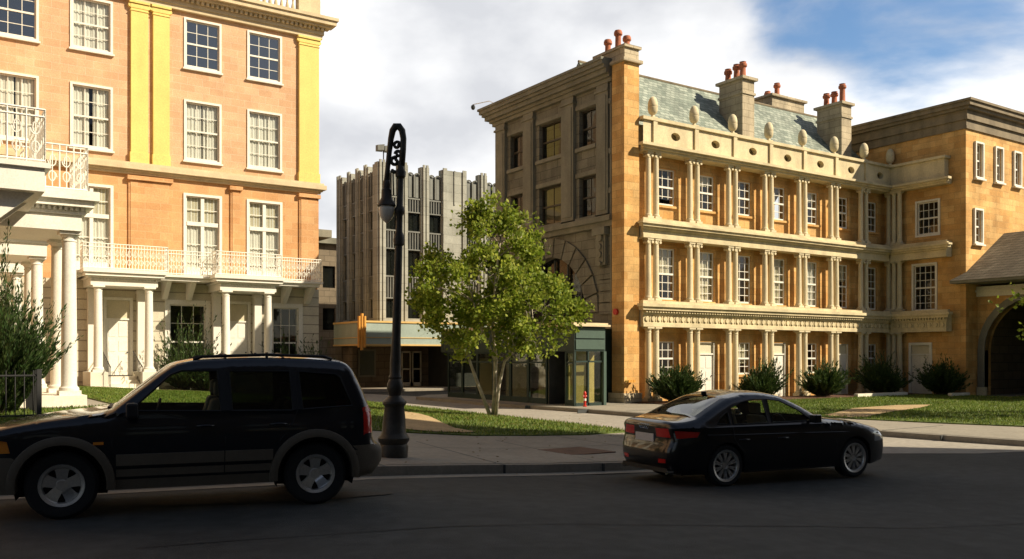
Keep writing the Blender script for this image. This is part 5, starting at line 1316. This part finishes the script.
suvc = dict(prof=[(-.80, .28), (-.88, .45), (-.88, .62), (-.82, .84), (-.62, .95), (-.2, 1.03), (.30, 1.09), (.48, 1.13), (.78, 1.37), (1.08, 1.60), (1.35, 1.665), (1.9, 1.69), (2.5, 1.68), (2.95, 1.64), (3.08, 1.55), (3.22, 1.25), (3.30, 1.02), (3.32, .72), (3.44, .62), (3.44, .44), (3.32, .30)],
    w=Wd, belt=1.07, tum=.24, ends=(-.88, 3.44), plan=(.55, .16), curl=.10, arch=.435, sill=.28, wb=wb, top=1.7, wr=.355, rim=.215, crown=.025, floor=.62, dash=.70, drv=-1, spokes=5,
    seats=[(1.25, 1.22), (2.1, 1.18)],
    holes=[dict(p=[(-.74, .70), (-.47, .71), (-.50, .83), (-.70, .855)], m='amberlens', n='headlight', trim=0), dict(p=[(.66, 1.12), (1.58, 1.10), (1.55, 1.54), (1.18, 1.545), (1.06, 1.50)], m='autoglass'), dict(p=[(1.70, 1.10), (2.36, 1.09), (2.34, 1.53), (1.68, 1.54)], m='privacy'), dict(p=[(2.47, 1.10), (3.05, 1.13), (2.92, 1.46), (2.86, 1.50), (2.44, 1.53)], m='privacy')],
    cls=cls_suv, mats={'body': 'navy', 'windshield': 'autoglass', 'rear_window': 'privacy', 'bumper|front': 'clad', 'bumper|rear': 'clad', 'sill': 'clad', 'pillar': 'blackplastic',  'taillight': 'redlens', 'headlight': 'clearlens'})
objs, yw, tbox = build_car(suvc, SUV, tf)
for s in (1, -1):
    for cx in (0, wb):   # flared arch trims
        n = 22; mb = MB(); vs_ = []; fs_ = []
        for i in range(n + 1):
            a = R(188 - 196 * i / n); ca, sa = math.cos(a), math.sin(a)
            for r_, o_ in ((.425, -.14), (.428, .055), (.46, .06), (.51, .045), (.52, -.02)):
                x, z = cx + r_ * ca, .355 + r_ * sa; y = yw(min(max(x, -.8), 3.3), z, .3); vs_.append(tf(x, s * (y + o_), z))
        for i in range(n):
            for q in range(4): fs_.append((i * 5 + q, i * 5 + q + 1, i * 5 + q + 6, i * 5 + q + 5))
        mb.add(vs_, fs_); mb.build('wheel_arch_trim', M['clad'], SUV, smooth=50, fix=True)
    for x0, x1 in ((.52, 1.615), (1.625, 2.14)):
        mb = MB(); P = []
        n = 6
        for zz0, zz1, oo in ((.54, .66, .035), (.42, .50, .018)):
            for i in range(n):
                xa = x0 + (x1 - x0) * i / n; xb = x0 + (x1 - x0) * (i + 1) / n
                q = [(xa, zz0), (xb, zz0), (xb, zz1), (xa, zz1)]
                mb.hexa([tf(x, s * (yw(x, z, .3) - .01), z) for x, z in q], [tf(x, s * (yw(x, z, .3) + oo), z * 1.0) for x, z in q])
        mb.build('side_trim', M['clad'], SUV, fix=True)
    for x0, ztop in ((.50, 1.08), (1.63, 1.56), (2.42, 1.1)):
        pts = [(x0, .42), (x0, .8), (x0, ztop)] if x0 > .6 else [(.50, .42), (.48, .8), (.55, 1.07)]
        if x0 > 2: pts = [(2.22, .75), (2.36, .95), (2.42, 1.1), (2.40, 1.5)]
        strip(SUV, tf, yw, pts, s, .005, 0, 'door_seam', M['blackplastic'])
    for x0 in (1.42, 2.2):
        mb = MB(); mb.tube([tf(x0 - .09, s * (yw(x0, .93, .3) + .02), .94), tf(x0, s * (yw(x0, .93, .3) + .035), .945), tf(x0 + .09, s * (yw(x0, .93, .3) + .02), .94)], .013, 6); mb.build('door_handle', M['navy'], SUV, smooth=True)
    mb = MB(); tbox(mb, .62, .74, s * .95 - .0, s * 1.08, 1.05, 1.21); tbox(mb, .68, .74, s * .86, s * .96, 1.08, 1.13); mb.build('mirror', M['blackplastic'], SUV, fix=True, bevel=.03)
    mb = MB(); mb.tube([tf(1.3, s * .63, 1.67), tf(1.4, s * .63, 1.70), tf(2.1, s * .64, 1.722), tf(2.75, s * .63, 1.70), tf(2.85, s * .63, 1.67)], .016, 6); mb.tube([tf(2.1, s * .64, 1.75), tf(2.1, s * .64, 1.68)], .014, 6); mb.build('roof_rail', M['blackplastic'], SUV, smooth=True)
    mb = MB(); x0 = .32; tbox(mb, .30, .40, s * (yw(.35, .78, .3) - .01), s * (yw(.35, .78, .3) + .012), .77, .80); mb.build('side_marker', M['amberlens'], SUV, fix=True)
mb = MB()
for x in (1.65, 2.3): mb.tube([tf(x, -.64, 1.715), tf(x, 0, 1.735), tf(x, .64, 1.715)], .014, 6)
mb.build('roof_bar', M['blackplastic'], SUV)
mb = MB(); tbox(mb, -.885, -.86, -.5, .5, .66, .82); mb.build('grille', M['blackplastic'], SUV, fix=True)
mb = MB(); tbox(mb, .42, .5, -.5, .3, 1.135, 1.15); mb.build('wiper', M['blackplastic'], SUV, fix=True)

# ---- sedan (heading right, we see its right side and tail)
rx_, ry_ = 9.58, 8.78; ang = R(25)   # rear right contact
head = Vector((.829 * math.cos(ang) + .559 * math.sin(ang), -.559 * math.cos(ang) + .829 * math.sin(ang), 0))    # rear->front
wb2 = 2.637
sc2 = .925
side = Vector((head.y, -head.x, 0))
Ws = 1.79
rc = Vector((rx_, ry_, 0)) - side * (Ws / 2 - .02) * sc2; fc = rc + head * wb2 * sc2
gz = .012
tf = xf_for((fc.x, fc.y, gz), (-head.x, -head.y), sc2)
SED = thing('sedan', ((fc.x + rc.x) / 2, (fc.y + rc.y) / 2, gz), 'black four door sedan with thin spoked alloy wheels driving to the right on the road', 'car')
def cls_sed(x, z, f, k):
    if k == 'skin':
        if .62 < x < 1.42 and z > .97 and f < .9: return 'windshield'
        if 2.38 < x < 3.08 and z > 1.03 and f < .86: return 'rear_window'
        if x > 3.4 and .36 < z < .42 and .7 < f < .97: return 'taillight|refl'
        if x > 3.44 and .76 < z < .875 and f > .42: return 'taillight|skin%d' % (1 if f > 0 else 0)
        return 'body'
    if -.78 < x < -.42 and .60 < z < .74: return 'headlight'
    return 'body'
sedc = dict(prof=[(-.80, .20), (-.86, .34), (-.86, .52), (-.80, .68), (-.60, .79), (-.1, .90), (.45, .965), (.66, .995), (1.0, 1.19), (1.35, 1.345), (1.7, 1.405), (2.05, 1.405), (2.4, 1.335), (2.75, 1.19), (3.05, 1.05), (3.28, 1.0), (3.47, .985), (3.52, .94), (3.50, .72), (3.55, .58), (3.55, .38), (3.44, .24)],
    w=Ws, belt=.90, tum=.48, ends=(-.86, 3.55), plan=(.75, .2), curl=.11, arch=.36, sill=.2, wb=wb2, top=1.42, wr=.325, rim=.238, crown=.035, floor=.48, dash=.95, drv=1, spokes=5,
    seats=[(1.35, 1.05), (2.15, 1.02)],
    holes=[dict(p=[(.90, .965), (1.74, .955), (1.70, 1.315), (1.45, 1.285), (1.15, 1.145)], m='autoglass'), dict(p=[(1.81, .955), (2.50, .95), (2.46, 1.20), (2.25, 1.275), (2.0, 1.318), (1.79, 1.318)], m='autoglass'), dict(p=[(2.55, .95), (2.80, .965), (2.72, 1.05), (2.54, 1.15)], m='privacy'), dict(p=[(3.10, .855), (3.16, .775), (3.46, .755), (3.47, .872)], m='redlens', n='taillight', trim=0)],
    cls=cls_sed, mats={'body': 'blackpaint', 'windshield': 'autoglass', 'rear_window': 'privacy', 'taillight': 'redlens', 'headlight': 'clearlens', 'bumper|trim': 'chrome'})
sedc['spokes'] = 10
objs, yw, tbox = build_car(sedc, SED, tf)
for s in (1, -1):
    for pts in ([(.45, .25), (.42, .6), (.62, .93)], [(1.77, .22), (1.78, .9)], [(2.28, .5), (2.5, .72), (2.52, .92)], [(.5, .22), (1.2, .215), (2.2, .22)]): strip(SED, tf, yw, pts, s, .005, 0, 'door_seam', M['blackplastic'])
    strip(SED, tf, yw, [(-.55, .72), (.3, .76), (1.2, .775), (2.2, .785), (3.0, .80)], s, .012, 0, 'shoulder_crease', M['blackpaint'])
    for x0 in (1.55, 2.32):
        mb = MB(); y_ = yw(x0, .72, .3); mb.tube([tf(x0 - .1, s * (y_ + .01), .715), tf(x0, s * (y_ + .035), .72), tf(x0 + .1, s * (y_ + .01), .715)], .013, 6); mb.build('door_handle', M['blackpaint'], SED, smooth=True)
    mb = MB(); tbox(mb, .90, 1.03, s * .90, s * 1.06, .94, 1.07); tbox(mb, .96, 1.02, s * .82, s * .92, .94, .98); mb.build('mirror', M['blackpaint'], SED, fix=True, bevel=.035)
    mb = MB(); mb.tube([tf(3.45, s * .6, .25), tf(3.56, s * .6, .25)], .04, 12); mb.build('exhaust_pipe', M['chrome'], SED)
mb = MB(); tbox(mb, 3.53, 3.556, -.25, .25, .68, .80); pl = mb.build('licence_plate', M['plate'], SED, fix=True)
mb = MB(); 
for k in range(4): mb.tube([tf(3.553, -.09 + k * .06 + .036 * math.cos(t * .524), .905 + .036 * math.sin(t * .524)) for t in range(13)], .006, 5)
mb.build('rings_emblem', M['chrome'], SED)
mb = MB(); tbox(mb, 2.36, 2.46, -.015, .015, 1.36, 1.43); mb.build('roof_antenna', M['blackpaint'], SED, fix=True, bevel=.01)
mb = MB(); tbox(mb, 3.44, 3.565, -.6, .6, .235, .30); mb.build('diffuser', M['blackplastic'], SED, fix=True)
